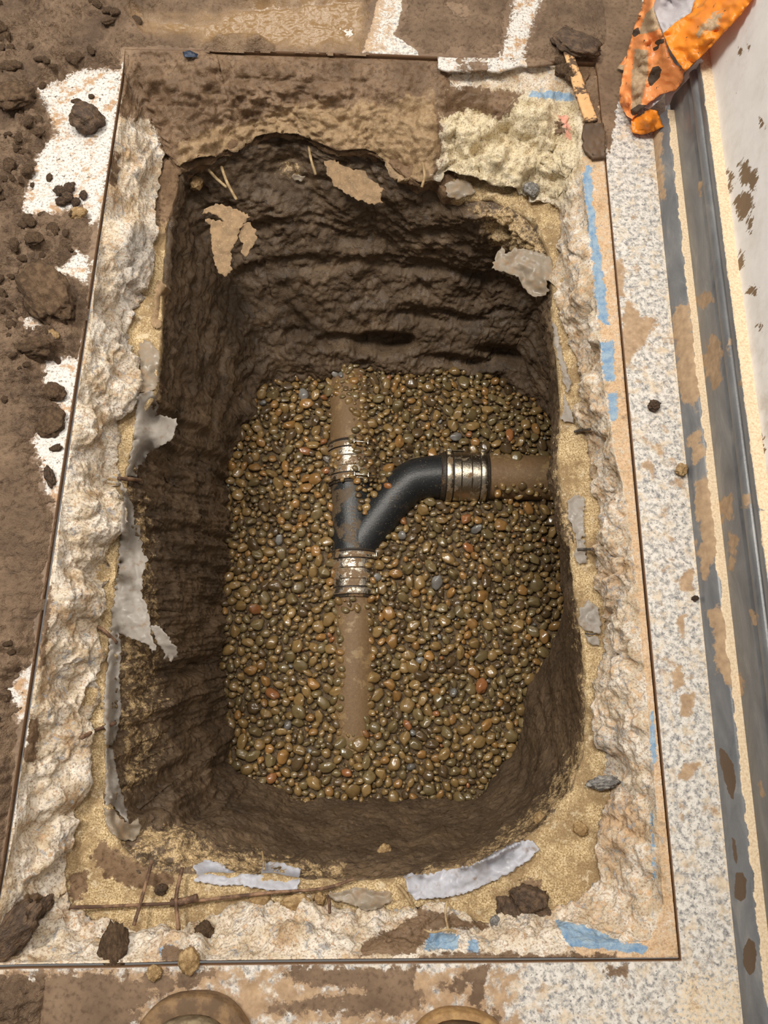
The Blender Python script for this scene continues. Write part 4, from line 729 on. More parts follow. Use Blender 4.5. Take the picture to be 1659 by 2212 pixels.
for r0, r1, nt, kk in [(.0122, .0172, 1500, .78), (.0096, .0122, 6000, .76), (.0074, .0096, 13000, .76), (.0052, .0074, 20000, .78), (.0034, .0052, 26000, .82)]:
    x = rng.uniform(-.36, .50, nt); y = rng.uniform(-.22, .97, nt); r = r1 - (r1 - r0) * rng.random(nt) ** .7
    ins = sdf(np.stack([x, y], 1), polyGx) > 0; pt = pipe_top(x, y); gg = gz(x, y); px_ = projv(np.stack([x, y, gg], 1)); cv = sdfs(px_, cover) > 0
    ok = ins & ((pt < gg + .004) | cv)
    cnt = 0
    for i in np.where(ok)[0]:
        if r0 > .0121 and cnt > 330: break
        if pt[i] > gg[i] + .004 and r[i] > .0105: continue
        if free(x[i], y[i], r[i], kk): put(x[i], y[i], r[i]); cnt += 1
PB = np.array(PB); NPB = len(PB)
def peb_shape(i, base):
    V, Fq = base; s = 300 + 7 * i; V = V * (1 + .30 * pnoise(V * 1.1 + 3, s) + .10 * pnoise(V * 2.4, s + 1))[:, None]; R_ = np.random.default_rng(s)
    for k in range(0 if i % 4 == 0 else (2, 4, 7)[i % 4 - 1]):
        n = R_.normal(size=3); n /= np.linalg.norm(n); dd = V @ n - R_.uniform(.62, .85); V = V - np.maximum(dd, 0)[:, None] * n * .9
    return V * np.array([1, R_.uniform(.58, .9), R_.uniform(.40, .62)]), Fq
SH = [peb_shape(i, I2) for i in range(16)]; SHL = [peb_shape(i, ico(1)) for i in range(16)]
PAL = [(c(138, 112, 70), 'tan'), (c(116, 100, 67), 'olive grey'), (c(150, 112, 64), 'orange tan'), (c(146, 96, 58), 'rusty orange'), (c(126, 124, 120), 'blue grey'), (c(92, 74, 50), 'dark brown')]
pk = rng.choice(6, NPB, p=[.43, .29, .10, .012, .015, .153]); fixm = PB[:, 3] >= 0; pk[fixm] = PB[fixm, 3].astype(int)
PV, PF, PC, off = [], [], [], 0
gg = gz(PB[:, 0], PB[:, 1]); pt = pipe_top(PB[:, 0], PB[:, 1]); surf = np.maximum(gg, pt); pxp = projv(np.stack([PB[:, 0], PB[:, 1], surf], 1))
vis = (sdf(pxp, ringG) > 6) & (pxp[:, 0] < 1195)
order = np.argsort(-PB[:, 2] - 10 * fixm); chosen = [i for i in order if vis[i]][:300]; chs = set(chosen)
pmesh = [mesh_np('pebble', *peb_shape(i, I3)) for i in range(16)]
for m_ in pmesh: m_.materials.append(M['pebble'])
UNIQ = {(602, 1165): 'blue grey pebble standing out left of the black wye', (682, 1188): 'orange tan pebble just left of the front coupling', (1012, 1182): 'round rusty orange pebble right of the wye, below the exposed coupling', (835, 829): 'large tan pebble at the back edge of the gravel', (660, 1052): 'long orange tan pebble left of the half buried coupling', (1107, 1000): 'olive grey pebble stuck in the mud on top of the right pipe', (915, 1100): 'large tan pebble leaning against the bend of the branch', (720, 1240): 'small orange tan pebble touching the front coupling', (880, 1565): 'rusty orange pebble right of the muddy front pipe', (1095, 1530): 'dark brown slab shaped pebble near the right earth wall', (930, 1222): 'large olive grey pebble in the open gravel right of the front coupling', (740, 1045): 'small tan pebble resting on the half buried coupling'}
for i in range(NPB):
    x, y, r, fx = PB[i]; si = int(rng.integers(16)); e3 = Euler((rng.normal(0, .3), rng.normal(0, .3), rng.uniform(0, 6.28))); hz = surf[i] + r * (.10 if r > .006 else -.05) + rng.uniform(-.002, .002)
    if i in chs:
        o = bpy.data.objects.new('pebble', pmesh[si]); COL.objects.link(o); o.location = (x, y, hz + .001); o.rotation_euler = e3; o.scale = (r * 1.12,) * 3; j = 1 + rng.uniform(-.18, .18); cc = PAL[pk[i]][0]; o.color = (cc[0] * j, cc[1] * j, cc[2] * j, 1)
        if i < len(big_at): tag(o, UNIQ[big_at[i][:2]], 'pebble')
        else:
            u, v = pxp[i]; zone = ('at the back left, behind the left earth wall corner' if u < 700 else ('at the back between buried pipe and bend' if u < 900 else 'at the back above the exposed coupling')) if v < 960 else (
                ('beside the left wall, level with the wye' if u < 610 else 'just left of the wye') if v < 1190 else (('beside the left wall, level with the front coupling' if u < 610 else 'just left of the front coupling') if v < 1400 else ('at the front left corner' if v > 1580 else 'left of the muddy front pipe'))) if u < 745 else (
                'under the bend of the branch' if v < 1190 and u < 960 else ('below the exposed coupling' if v < 1190 else (('just right of the front coupling' if u < 950 else 'by the right wall, level with the front coupling') if v < 1400 else (('right of the muddy front pipe' if u < 950 else 'by the sloping right wall') if v < 1600 else 'at the front edge of the gravel'))))
            lb = ('larger ' if r > .0142 else 'smaller ') + ('rounded ', 'oval ', 'blunt ', 'angular ')[si % 4] + PAL[pk[i]][1] + ' pebble ' + zone; tag(o, lb, 'pebble', lb.replace('pebble', 'pebbles', 1))
    else:
        Vb, Fb = (SH if r > .0055 else SHL)[si]; R = np.array(e3.to_matrix()); PV.append((Vb * r * 1.14) @ R.T + np.array([x, y, hz])); PF.append(Fb + off); off += len(Vb)
        cc = np.array(PAL[pk[i]][0][:3]) * (1 + rng.uniform(-.22, .22)); PC.append(np.tile(cc, (len(Vb), 1)))
pb = link('pebbles', mesh_np('pebbles', np.concatenate(PV), np.concatenate(PF), dict(col=np.concatenate(PC))), M['pebbles']); tag(pb, 'bed of small wet brown pebbles filling the pit around the pipes', None, None, 'stuff')
print('pebbles', NPB, len(chosen))

# ------------------------------------------------------------------ sheets: torn film, bag, vinyl
def sheet(name, outline, mat, label=None, cat=None, parent=None, lift=.004, jag=2.0, step=5.0, crumple=.0015, cs=14.0, thick=.0008, group=None, kind=None, inner=(), seed=0, attrs=None, smooth_it=2, curl=0.0):
    """outline: (u, v) or (u, v, z) or (u, v, 'x', X); without a height the sheet is draped on what lies there"""
    R = np.random.default_rng(seed + 5); ctl = []
    def depth(p):
        d = ray(p[0], p[1])
        if len(p) == 2: P_, _ = hit(p[0], p[1]); t = (P_[2] - CAMH) / d[2] - lift / np.linalg.norm(d); return t
        if len(p) == 3: return (p[2] - CAMH) / d[2]
        return p[3] / d[0]
    for i, p in enumerate(outline):
        a, b = p, outline[(i + 1) % len(outline)]; L = math.hypot(b[0] - a[0], b[1] - a[1]); n = max(1, int(L / step)); ta, tb = depth(a), depth(b); free_ = len(a) == 2 and len(b) == 2
        for k in range(n):
            f = k / n; u, v = a[0] + (b[0] - a[0]) * f, a[1] + (b[1] - a[1]) * f
            if k: j = R.normal(0, jag * .5); u += -(b[1] - a[1]) / L * j; v += (b[0] - a[0]) / L * j
            ctl.append((u, v, depth((u, v)) if free_ else ta + (tb - ta) * f, free_))
    poly = np.array([(x[0], x[1]) for x in ctl]); tb_ = np.array([x[2] for x in ctl]); drape = all(x[3] for x in ctl)
    u0, v0 = poly.min(0); u1, v1 = poly.max(0); g = np.array([(u + (step * .5 if k % 2 else 0), v) for k, v in enumerate(np.arange(v0, v1, step * .87)) for u in np.arange(u0, u1, step)])
    if len(g): g = g + R.normal(0, step * .08, g.shape); g = g[sdf(g, poly) > step * .45]
    nb = len(poly); ins = [(p[0], p[1], depth(p)) for p in inner]; kp = np.concatenate([poly, np.array([(a[0], a[1]) for a in ins]).reshape(-1, 2)]); kt = np.concatenate([tb_, [a[2] for a in ins]]) if ins else tb_
    kw = np.ones(len(kt)); kw[nb:] = 6 * nb / 40 + 2
    if len(g):
        d2 = ((g[:, None] - kp[None]) ** 2).sum(2) + 4.0; w = kw / d2 ** 1.5; ti = (w * kt).sum(1) / w.sum(1)
        if drape: th_ = np.array([depth((a, b)) for a, b in g]); ti = .35 * ti + .65 * th_
    else: ti = np.zeros(0)
    pts = np.concatenate([poly, g.reshape(-1, 2)]); t = np.concatenate([tb_, ti])
    res = delaunay_2d_cdt([Vector(p) for p in pts], [], [list(range(nb))], 1, 1e-5); vv = np.array([v[:] for v in res[0]]); tr = [f for f in res[2]]
    own = [o[0] if len(o) else 0 for o in res[3]]; t = t[own]; vv2 = vv
    if smooth_it and drape:
        E_ = set(); [E_.update(((f[k], f[(k + 1) % 3]))for k in range(3)) for f in []]
        nbr = [set() for _ in range(len(vv))]
        for f in tr:
            for k in range(len(f)): nbr[f[k]].add(f[(k + 1) % len(f)]); nbr[f[(k + 1) % len(f)]].add(f[k])
        for _ in range(smooth_it): t = np.array([.5 * t[i] + .5 * np.mean([t[j] for j in nbr[i]]) if nbr[i] else t[i] for i in range(len(t))])
    P3 = np.stack([vv2[:, 0] / cs, vv2[:, 1] / cs, np.full(len(vv2), seed * 3.7)], 1); Dn = np.array([ray(a, b) for a, b in vv2]); ln = np.linalg.norm(Dn, axis=1)
    t = t - np.abs(crumple * fbm(P3, 3, .55, seed + 200)) * 1.5 / ln
    if curl: e = np.clip(1 - sdf(vv2, poly) / 14, 0, 1); t = t - curl * e * e * (.5 + .5 * pnoise(P3 * .6, seed + 300)) / ln
    X = Dn * t[:, None] + np.array([0, 0, CAMH]); me = bpy.data.meshes.new(name); me.from_pydata([tuple(p) for p in X], [], [tuple(f) for f in tr])
    me.polygons.foreach_set('use_smooth', [True] * len(me.polygons)); me.update()
    bm = bmesh.new(); bm.from_mesh(me); bmesh.ops.recalc_face_normals(bm, faces=bm.faces)
    if sum(f.normal.z for f in bm.faces) < 0: bmesh.ops.reverse_faces(bm, faces=bm.faces)
    bm.to_mesh(me); bm.free()
    for an, f_ in (attrs or {}).items(): me.attributes.new(an, 'FLOAT', 'POINT').data.foreach_set('value', np.asarray(f_(vv2), np.float32))
    o = link(name, me, mat, parent); m = o.modifiers.new('thickness', 'SOLIDIFY'); m.thickness = thick; m.offset = 1 if thick > .002 else 0
    if label: tag(o, label, cat, group, kind)
    return o
F_ = [
 ('filmmud', 'mud caked film scrap high on the left earth wall edge', [(340, 605), (358, 615), (372, 633), (362, 648), (355, 680), (348, 705), (338, 712), (325, 695), (335, 665), (333, 640)]),
 ('filmgrey', 'sandy grey film strip above the large torn flap on the left', [(300, 740), (325, 735), (345, 765), (347, 800), (338, 840), (315, 850), (300, 845), (303, 800)]),
 ('film', 'torn grey film flap curling into the pit, upper one on the left', [(300, 850), (330, 845), (342, 875), (336, 898), (355, 900, -.118), (372, 905, -.112), (382, 903, -.105), (378, 930, -.112), (370, 950, -.118), (350, 962, -.122), (325, 975), (312, 990), (318, 985), (308, 1005), (297, 1005), (297, 1032), (272, 1028), (282, 985), (290, 940), (293, 890)]),
 ('film', 'longest pale film strip hanging along the left sand edge', [(258, 1038), (275, 1065), (290, 1095), (290, 1135), (302, 1135), (303, 1160), (310, 1195, -.125), (318, 1205, -.122), (308, 1240, -.125), (306, 1280, -.125), (318, 1310, -.122), (325, 1345, -.118), (326, 1365, -.115), (330, 1380, -.112), (338, 1395, -.110), (330, 1411, -.112), (318, 1392, -.118), (290, 1380, -.122), (262, 1370), (255, 1365), (262, 1400), (258, 1450), (260, 1500), (262, 1540), (250, 1590), (242, 1610), (228, 1610), (224, 1540), (228, 1470), (235, 1400), (242, 1330), (255, 1230), (262, 1130), (265, 1070)]),
 ('film', 'narrow torn film tail dangling over the left pit wall', [(324, 1352, -.113), (345, 1352, -.110), (362, 1375, -.112), (383, 1400, -.125), (384, 1418, -.135), (376, 1420, -.14), (370, 1430, -.14), (366, 1422, -.138), (353, 1424, -.135), (357, 1412, -.13), (340, 1385, -.118)]),
 ('film', 'pale film tongue at the lower left corner of the sand', [(228, 1615), (245, 1620), (250, 1660), (258, 1700), (268, 1730), (280, 1782), (262, 1762), (240, 1735), (228, 1740), (230, 1680)]),
 ('filmgrey', 'translucent film patch lying flat below the film tongue', [(222, 1745), (245, 1748), (262, 1770), (282, 1780), (298, 1765), (305, 1790), (290, 1815), (260, 1815), (235, 1795)]),
 ('filmlit', 'film piece lit bluish white on the front rim, left of the twig', [(417, 1870), (440, 1858), (470, 1862), (500, 1880), (520, 1888), (565, 1890), (568, 1862), (600, 1862), (630, 1872), (652, 1876), (648, 1905), (638, 1925), (600, 1925), (560, 1920), (520, 1912), (480, 1912), (420, 1905), (425, 1890)]),
 ('filmgrey', 'small sandy film scrap at the end of the rusty wire', [(705, 1930), (740, 1925), (770, 1916), (800, 1922), (840, 1925), (848, 1945), (820, 1962), (790, 1968), (760, 1955), (720, 1945)]),
 ('filmlit', 'long film strip lit bluish along the front rim, right of centre', [(873, 1890), (920, 1888), (970, 1878), (1020, 1870), (1060, 1845), (1110, 1820), (1150, 1815), (1165, 1835), (1140, 1860), (1100, 1885), (1060, 1905), (1020, 1925), (960, 1940), (895, 1943), (880, 1920)]),
 ('film', 'pale film sliver on the upper right rim of the pit', [(1193, 698), (1202, 705), (1222, 790), (1234, 830), (1226, 852), (1212, 800), (1199, 750)]),
 ('film', 'pale film scrap with a torn point on the right rim', [(1218, 850), (1228, 870), (1241, 915), (1211, 906), (1218, 885)]),
 ('film', 'flat grey film patch on the right sand, above the short dark wire', [(1225, 1080), (1245, 1070), (1262, 1075), (1262, 1160), (1245, 1165), (1238, 1145), (1235, 1130), (1226, 1120), (1228, 1100)]),
 ('film', 'small film patch around the short dark wire on the right', [(1245, 1165), (1262, 1165), (1268, 1190), (1268, 1215), (1250, 1220), (1240, 1200), (1246, 1180)]),
 ('film', 'ragged film patch with a brown hole on the right sand', [(1270, 1295), (1290, 1310), (1300, 1350), (1295, 1370), (1275, 1364), (1262, 1360), (1250, 1345), (1254, 1330), (1250, 1315), (1262, 1310)]),
 ('film', 'small film scrap below the ragged patch on the right', [(1262, 1372), (1290, 1375), (1297, 1395), (1275, 1390)]),
 ('filmgrey', 'greyed film flap hanging below the upper right corner of the slab', [(1062, 580, -.135), (1070, 555, -.13), (1085, 530, -.125), (1090, 548, -.125), (1110, 535, -.122), (1150, 540, -.118), (1190, 555, -.112), (1198, 590, -.112), (1192, 610, -.114), (1180, 605, -.12), (1186, 630, -.13), (1170, 640, -.14), (1150, 640, -.145), (1130, 622, -.15), (1120, 598, -.14), (1100, 592, -.138)]),
 ('filmgrey', 'sandy film scrap stuck under the broken concrete lump', [(960, 400), (985, 388), (1020, 393), (1027, 415), (985, 432), (965, 422)]),
 ('filmmud', 'mud coated film flap hanging in the middle of the back wall', [(700, 348, -.128), (715, 345, -.128), (760, 365, -.126), (790, 370, -.126), (795, 385, -.13), (812, 395, -.132), (833, 412, -.135), (820, 415, -.137), (828, 437, -.145), (800, 441, -.15), (770, 431, -.15), (740, 411, -.146), (720, 402, -.145), (715, 385, -.14), (705, 375, -.136)]),
 ('filmmud', 'forked mud coated film flap at the back left corner of the pit', [(433, 463, -.13), (445, 450, -.128), (470, 440, -.126), (500, 447, -.126), (541, 468, -.128), (525, 482, -.134), (518, 500, -.138), (510, 522, -.142), (500, 540, -.146), (499, 570, -.155), (498, 590, -.162), (485, 598, -.165), (468, 580, -.16), (458, 540, -.15), (455, 490, -.138), (443, 474, -.132), (470, 476, -.132), (484, 478, -.132), (470, 466, -.13), (450, 458, -.13)]),
 ('filmmud', 'small ragged film scrap beside the forked flap at the back left', [(520, 487, -.136), (535, 480, -.134), (553, 495, -.138), (556, 515, -.144), (545, 535, -.15), (530, 556, -.156), (520, 545, -.152), (526, 525, -.146), (515, 510, -.142)]),
 ('filmgrey', 'tiny pale film scrap under the slab at the back', [(630, 382), (645, 376), (660, 380), (652, 392), (636, 390)]),
]
for k, (mt, lb, ol) in enumerate(F_): sheet('film_scrap', ol, M[mt], lb, 'plastic film', jag=3.4, step=4.0, crumple=.0045, cs=36, seed=k, curl=.004)

M['bluetape'] = simple('dark_blue_tape', c(34, 44, 62), c(60, 76, 100), 60, .4, .2)
sheet('tape_scrap', [(394, 112), (410, 109), (428, 117), (425, 124), (398, 123)], M['bluetape'], 'dark blue tape scrap in the mud at the back saw cut', 'tape', lift=.012, jag=1, crumple=.001, seed=39)
# lifted vinyl at the back cut
vs = sheet('vinyl_flap', [(945, 127, .0008), (1060, 129, .001), (1180, 131, .001), (1195, 142, .002), (1150, 147, .003), (1120, 146, .003), (1098, 152, .003), (1076, 159, .003), (1050, 155, .002), (1000, 157, .001), (962, 156, .001), (946, 150, .001)], M['floor'], 'speckled vinyl strip overhanging the back saw cut', 'vinyl strip', jag=1.2, crumple=.0003, thick=.0045, seed=40, attrs=dict(mudstain=lambda p: np.where(p[:, 0] > 1135, .8, np.where((p[:, 0] > 985) & (p[:, 0] < 1055), .55, .1)), white=lambda p: np.where((p[:, 0] < 985) | ((p[:, 0] > 1060) & (p[:, 0] < 1120)), .8, .2)))
def mat_wood():
    g = NT('muddy_wood', .7, .3); n = g.noise(30, 5, .6, .3); m = g.step(g.noise(34, 5, .68, .4), .52, .58); col = g.mix(g.noise(90, 4), c(232, 190, 138), c(206, 158, 108)); g.set('Base Color', g.mix(m, col, c(98, 78, 62))); g.nrm(g.bump(m, .4, .002)); return g.m
M['wood'] = mat_wood()
sheet('wood_strip', [(1206, 76, .006), (1214, 72, .006), (1224, 80, .006), (1242, 135, .007), (1290, 264, .006), (1276, 266, .006), (1263, 266, .006), (1240, 200, .007), (1222, 135, .007)], M['wood'], 'muddy wooden strip lying across the corner of the saw cut', 'wood strip', jag=.8, crumple=.0004, thick=.006, seed=41)
sheet('mud_patch', [(1262, 272), (1300, 270), (1308, 300), (1307, 345), (1278, 347), (1262, 330), (1256, 295)], M['darkclod'], 'flat dark mud patch below the end of the wooden strip', 'mud patch', lift=.006, jag=3, crumple=.004, cs=16, thick=.006, seed=42)

# ------------------------------------------------------------------ orange bag against the wall
def mat_bag(name, a, b, mud):
    g = NT(name, .34, .5); n = g.noise(14, 4, .6, .5); col = g.mix(n, a, b)
    sm_ = g.ma('MULTIPLY', g.step(g.noise(20, 5, .7, .5), .56, .66), .6 * mud); col = g.mix(sm_, col, c(170, 120, 70)); k = g.step(g.noise(70, 4, .6), .67, .69); col = g.mix(k, col, c(96, 72, 52)); g.set('Base Color', col)
    d = g.ma('ADD', g.attr('dirt'), g.ma('MULTIPLY', g.ma('SUBTRACT', g.noise(80, 5, .7), .5), .8)); dk = g.step(d, .42, .56); col2 = g.mix(dk, col, g.mix(g.noise(200, 3), c(150, 118, 84), c(226, 202, 168)))
    h_ = g.ma('ADD', g.attr('mud'), g.ma('MULTIPLY', g.ma('SUBTRACT', g.noise(90, 3, .6), .5), .7)); hk = g.step(h_, .46, .54); col3 = g.mix(hk, col2, c(84, 70, 58)); g.set('Base Color', col3)
    g.set('Roughness', g.lin(g.ma('MAXIMUM', dk, hk), 0, 1, .34, .8)); tr = g.t.nodes.new('ShaderNodeBsdfTranslucent'); g.put(tr.inputs['Color'], col3); mx = g.t.nodes.new('ShaderNodeMixShader'); mx.inputs[0].default_value = .22
    g.t.links.new(g.b.outputs[0], mx.inputs[1]); g.t.links.new(tr.outputs[0], mx.inputs[2]); g.t.links.new(mx.outputs[0], g.t.nodes['Material Output'].inputs['Surface']); return g.m
M['orange'] = mat_bag('orange_film', c(255, 164, 56), c(252, 148, 40), 1.0); M['peach'] = mat_bag('faded_orange_film', c(255, 176, 110), c(252, 160, 92), .6); M['white'] = mat_film('white_film', c(226, 222, 226), .3, .1)
bag = empty('plastic_bag', tuple(at(1400, 200, 0))); tag(bag, 'crumpled orange and white plastic bag draped over the floor corner by the wall', 'bag')
def bagsheet(nm, ol, mt, **k): o = sheet(nm, ol, M[mt], None, None, None, **k); return child(o, bag)
pa = lambda polys, w: (lambda p: np.clip(sdfs(p, polys) / w + .5, 0, 1))
dirt = [[(1372, 105), (1400, 110), (1398, 170), (1385, 225), (1366, 240), (1364, 180)], [(1395, 30), (1415, 10), (1428, 60), (1405, 70), (1380, 75)]]
holes = [[(1399, 170), (1410, 145), (1422, 142), (1429, 150), (1425, 168), (1408, 186), (1401, 184)], [(1410, 104), (1424, 96), (1424, 104), (1412, 112)], [(1413, 92), (1420, 86), (1435, 84), (1434, 94), (1416, 97)], [(1362, 238), (1380, 225), (1402, 228), (1392, 240), (1365, 250)], [(1362, 70), (1378, 58), (1385, 72), (1370, 80)]]
bagsheet('faded_panel', [(1402, -30, .10), (1420, -30, .13), (1412, 20, .13), (1430, 72, .13), (1437, 90, .12), (1447, 120, .12), (1460, 140, .12), (1479, 152, .13), (1474, 178, .11), (1460, 195, .09), (1437, 201, .07), (1425, 205, .06), (1402, 222, .04), (1385, 236, .03), (1366, 258, .012), (1352, 248, .010), (1340, 225, .012), (1338, 200, .014), (1345, 160, .018), (1358, 105, .03), (1370, 60, .05), (1388, 10, .08)], 'peach', inner=[(1400, 110, .085), (1380, 190, .05), (1360, 210, .035)], jag=1.2, crumple=.016, cs=34, seed=50, attrs=dict(dirt=pa(dirt, 14), mud=pa(holes, 6)))
bagsheet('bright_panel', [(1503, -30, .16), (1640, -30, 'x', .585), (1628, -4, 'x', .580), (1600, 32, 'x', .572), (1560, 75, 'x', .565), (1525, 112, 'x', .560), (1500, 135, .16), (1480, 155, .15), (1462, 130, .15), (1446, 105, .145), (1432, 72, .14), (1460, 48, .15), (1492, 28, .16), (1502, 0, .17)], 'orange', inner=[(1540, 60, .21)], jag=.8, crumple=.014, cs=40, seed=51, attrs=dict(dirt=pa([[(1520, 50), (1560, 20), (1550, 60), (1505, 75)]], 60)))
bagsheet('white_panel', [(1405, -30, .11), (1512, -30, .15), (1504, 0, .15), (1494, 30, .15), (1462, 50, .14), (1434, 74, .13), (1422, 45, .115), (1408, 10, .11)], 'white', inner=[(1445, 10, .10)], jag=.8, crumple=.016, cs=30, seed=52)
bagsheet('white_fold', [(1437, 200, .06), (1428, 212, .05), (1412, 228, .04), (1403, 236, .03), (1390, 232, .03), (1384, 224, .03), (1400, 215, .035), (1420, 206, .05)], 'white', jag=1, crumple=.006, cs=14, seed=53)
bagsheet('torn_foot', [(1364, 258, .012), (1385, 246, .02), (1404, 236, .03), (1420, 240, .03), (1426, 256, .028), (1433, 274, .025), (1420, 280, .022), (1400, 288, .012), (1382, 291, .008), (1366, 286, .006), (1362, 276, .008)], 'orange', inner=[(1400, 258, .045)], jag=1.4, crumple=.010, cs=18, seed=54, attrs=dict(mud=pa([[(1362, 240), (1385, 235), (1395, 245), (1370, 255)]], 8)))
bagsheet('side_ear', [(1332, 148, .004), (1342, 136, .008), (1353, 120, .02), (1354, 146, .012), (1348, 152, .01)], 'peach', jag=1, crumple=.004, seed=55, attrs=dict(dirt=pa([[(1330, 140), (1352, 140), (1352, 155), (1330, 155)]], 12)))
sheet('paper_scrap', [(1437, 200, .05), (1467, 184, .07), (1484, 152, .12), (1512, 124, .16), (1520, 132, .155), (1492, 165, .11), (1456, 203, .06), (1448, 222, .045), (1437, 241, .03)], M['white'], 'white scrap tucked between the orange bag and the grey wall base', 'scrap', jag=.5, crumple=.003, seed=56)

# ------------------------------------------------------------------ roots, wires and twigs
M['root'] = simple('pale_root', c(150, 126, 92), c(190, 166, 126), 80, .7, .4); M['rust'] = simple('rusty_wire', c(84, 62, 48), c(150, 118, 92), 50, .75, .6); M['wire'] = simple('dark_wire', c(70, 64, 58), c(100, 92, 84), 60, .5, .3)
def strand(name, pts, rpx, mat, label, cat, lift=.006, group=None):
    Q = []
    for p in pts:
        if len(p) == 3: Q.append(at(*p))
        else: Q.append(hit(p[0], p[1], lift)[0])
    Q = smooth_path(np.array(Q), 22); dist = np.linalg.norm(Q.mean(0) - np.array([0, 0, CAMH])); r = rpx * dist / FPX; rr = r * (1 + .18 * pnoise(Q * 180, 3)); o = tube(name, Q, rr, mat, None, 8); return tag(o, label, cat, group)
strand('root', [(438, 352, -.13), (465, 383, -.14), (490, 405, -.15)], 3.0, M['root'], 'pale root curving left of its twin under the back slab', 'root')
strand('root', [(478, 360, -.13), (491, 395, -.14), (511, 432, -.155)], 3.0, M['root'], 'straight pale root right of its twin under the back slab', 'root')
strand('root', [(667, 316, -.12), (672, 345, -.125), (682, 378, -.14)], 2.8, M['root'], 'pale root beside the mud coated film flap on the back wall', 'root')
strand('root', [(913, 352, -.07), (917, 380, -.08), (911, 405, -.09)], 2.8, M['root'], 'pale root on the muddy slab lump at the back', 'root')
strand('root', [(565, 1846), (569, 1862), (570, 1885)], 2.2, M['root'], 'short root standing above the bluish lit film on the front rim', 'root', .01)
strand('mesh_wire', [(146, 1960), (220, 1958), (300, 1955), (390, 1950), (480, 1938), (600, 1926), (700, 1917), (765, 1907)], 3.0, M['rust'], 'long rusty mesh wire lying along the front sand', 'wire', .016)
strand('mesh_wire', [(320, 1876), (309, 1930), (292, 2014)], 3.3, M['rust'], 'leaning rusty mesh wire crossing the long one at the left', 'wire', .026)
strand('mesh_wire', [(393, 1890), (391, 1940), (390, 2006)], 3.6, M['rust'], 'upright rusty mesh wire crossing the long one', 'wire', .026)
strand('wire_tie', [(374, 1952), (395, 1948), (428, 1938)], 7, M['rust'], 'thick muddy wire joint where two mesh wires cross', 'wire', .02)
strand('mesh_wire', [(710, 1935), (709, 1955), (708, 1978)], 3, M['rust'], 'short rusty wire stub beside the sandy film scrap', 'wire', .01)
strand('twig', [(858, 1908), (875, 1930), (890, 1955)], 3, M['root'], 'brown twig between the two front film pieces', 'twig', .008)
strand('fibre', [(966, 1946, -.07), (962, 1975, -.055), (969, 2012, -.03)], 2.2, M['root'], 'pale fibre standing by the blue mark on the front slab edge', 'fibre')
strand('fibre', [(915, 2008, -.012), (935, 2014, -.01), (965, 2008, -.012), (985, 2012, -.015)], 1.8, M['root'], 'thin fibre lying along the top of the front blue mark', 'fibre')
strand('mesh_wire', [(1238, 935), (1255, 931), (1275, 924)], 3, M['wire'], 'upper dark wire stub in the right sand', 'wire', .01)
strand('mesh_wire', [(1246, 1189), (1264, 1187), (1285, 1185)], 3, M['wire'], 'middle dark wire stub in the right sand', 'wire', .01)
strand('mesh_wire', [(1261, 1370), (1272, 1370), (1284, 1369)], 2, M['wire'], 'lowest dark wire stub in the right sand', 'wire', .01)
strand('splinter', [(213, 1353), (230, 1368), (248, 1388)], 4, M['rust'], 'wooden splinter on the sand beside the longest film strip', 'splinter', .01)
strand('splinter', [(176, 1598), (205, 1580), (242, 1558)], 4, M['rust'], 'slanting wire end sticking out of the lower left slab', 'wire', .014)
strand('splinter', [(257, 1034), (275, 1036), (297, 1040)], 4, M['rust'], 'dark splinter at the top of the longest film strip', 'splinter', .012)

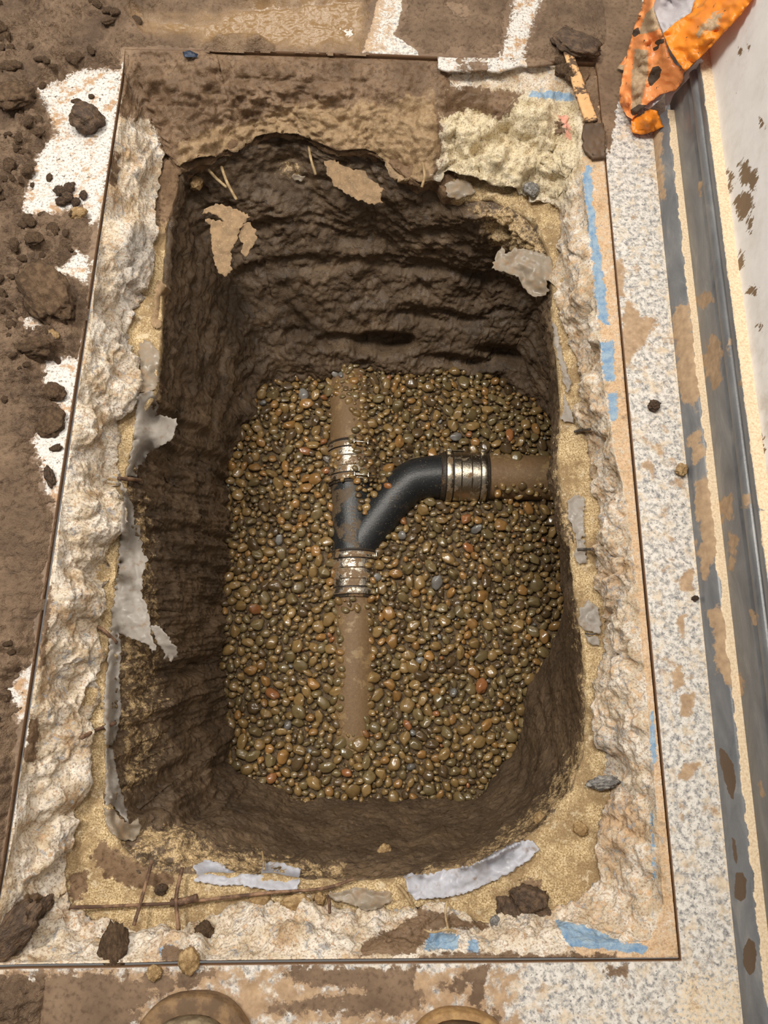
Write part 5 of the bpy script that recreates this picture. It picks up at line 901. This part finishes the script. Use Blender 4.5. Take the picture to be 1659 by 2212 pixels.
# ------------------------------------------------------------------ boots at the front edge
M['sole'] = simple('muddy_rubber', c(96, 74, 52), c(136, 108, 76), 40, .7, .6); M['boot'] = simple('greyed_boot', c(120, 104, 82), c(168, 152, 122), 60, .75, .5); M['boot2'] = simple('brown_boot', c(86, 68, 50), c(120, 98, 72), 40, .7, .5); M['welt'] = simple('tan_welt', c(140, 108, 70), c(172, 138, 92), 60, .7, .4)
def boot(u, v, zt, yaw, hw, label, ms, mu, inset, solez):
    p = at(u, v, zt); root = empty('boot', (p[0], p[1], 0)); root.rotation_euler = (0, 0, yaw); tag(root, label, 'boot', 'boots of the person at the front edge')
    a_ = np.arange(48) / 48 * 2 * math.pi; se = lambda t, e: np.sign(t) * np.abs(t) ** e
    def ol(w, l, yc): return np.stack([w * se(np.cos(a_), .8), yc + l * se(np.sin(a_), .8)], 1)
    def loft(nm, secs, mat):
        V = np.concatenate([np.c_[o_, np.full(48, z)] for o_, z in secs]); Fq = grid_faces(len(secs), 48)
        me = bpy.data.meshes.new(nm); me.from_pydata([tuple(x) for x in V], [], [tuple(f) for f in Fq] + [tuple(range(48))[::-1], tuple(range((len(secs) - 1) * 48, len(secs) * 48))]); me.polygons.foreach_set('use_smooth', [True] * len(me.polygons)); me.update()
        o = link(nm, me, mat, root); return o
    L = .15; yc = -L
    loft('sole', [(ol(hw * .97, L * .98, yc), 0), (ol(hw, L, yc), .006), (ol(hw, L, yc), solez - .003), (ol(hw * .98, L * .985, yc), solez), (ol(hw * .7, L * .8, yc), solez)], ms)
    k = 1 - inset / hw; k2 = 1 - inset / L
    loft('upper', [(ol(hw * k, L * k2, yc), solez - .002), (ol(hw * k * .99, L * k2 * .99, yc), solez + .02), (ol(hw * k * .9, L * k2 * .93, yc - .004), solez + .045), (ol(hw * k * .78, L * .74, yc - .03), solez + .065), (ol(hw * .66, L * .52, yc - .06), solez + .095), (ol(.052, .062, yc - .075), .19), (ol(.056, .066, yc - .08), .32), (ol(.050, .060, yc - .08), .325)], mu)
boot(415, 2146, .02, 0.06, .092, 'left boot, grey toe inside a wide muddy sole rim', M['sole'], M['boot'], .020, .03)
boot(1001, 2181, .02, -.08, .088, 'right boot, brown muddy toe with a thin tan welt', M['welt'], M['boot2'], .008, .03)
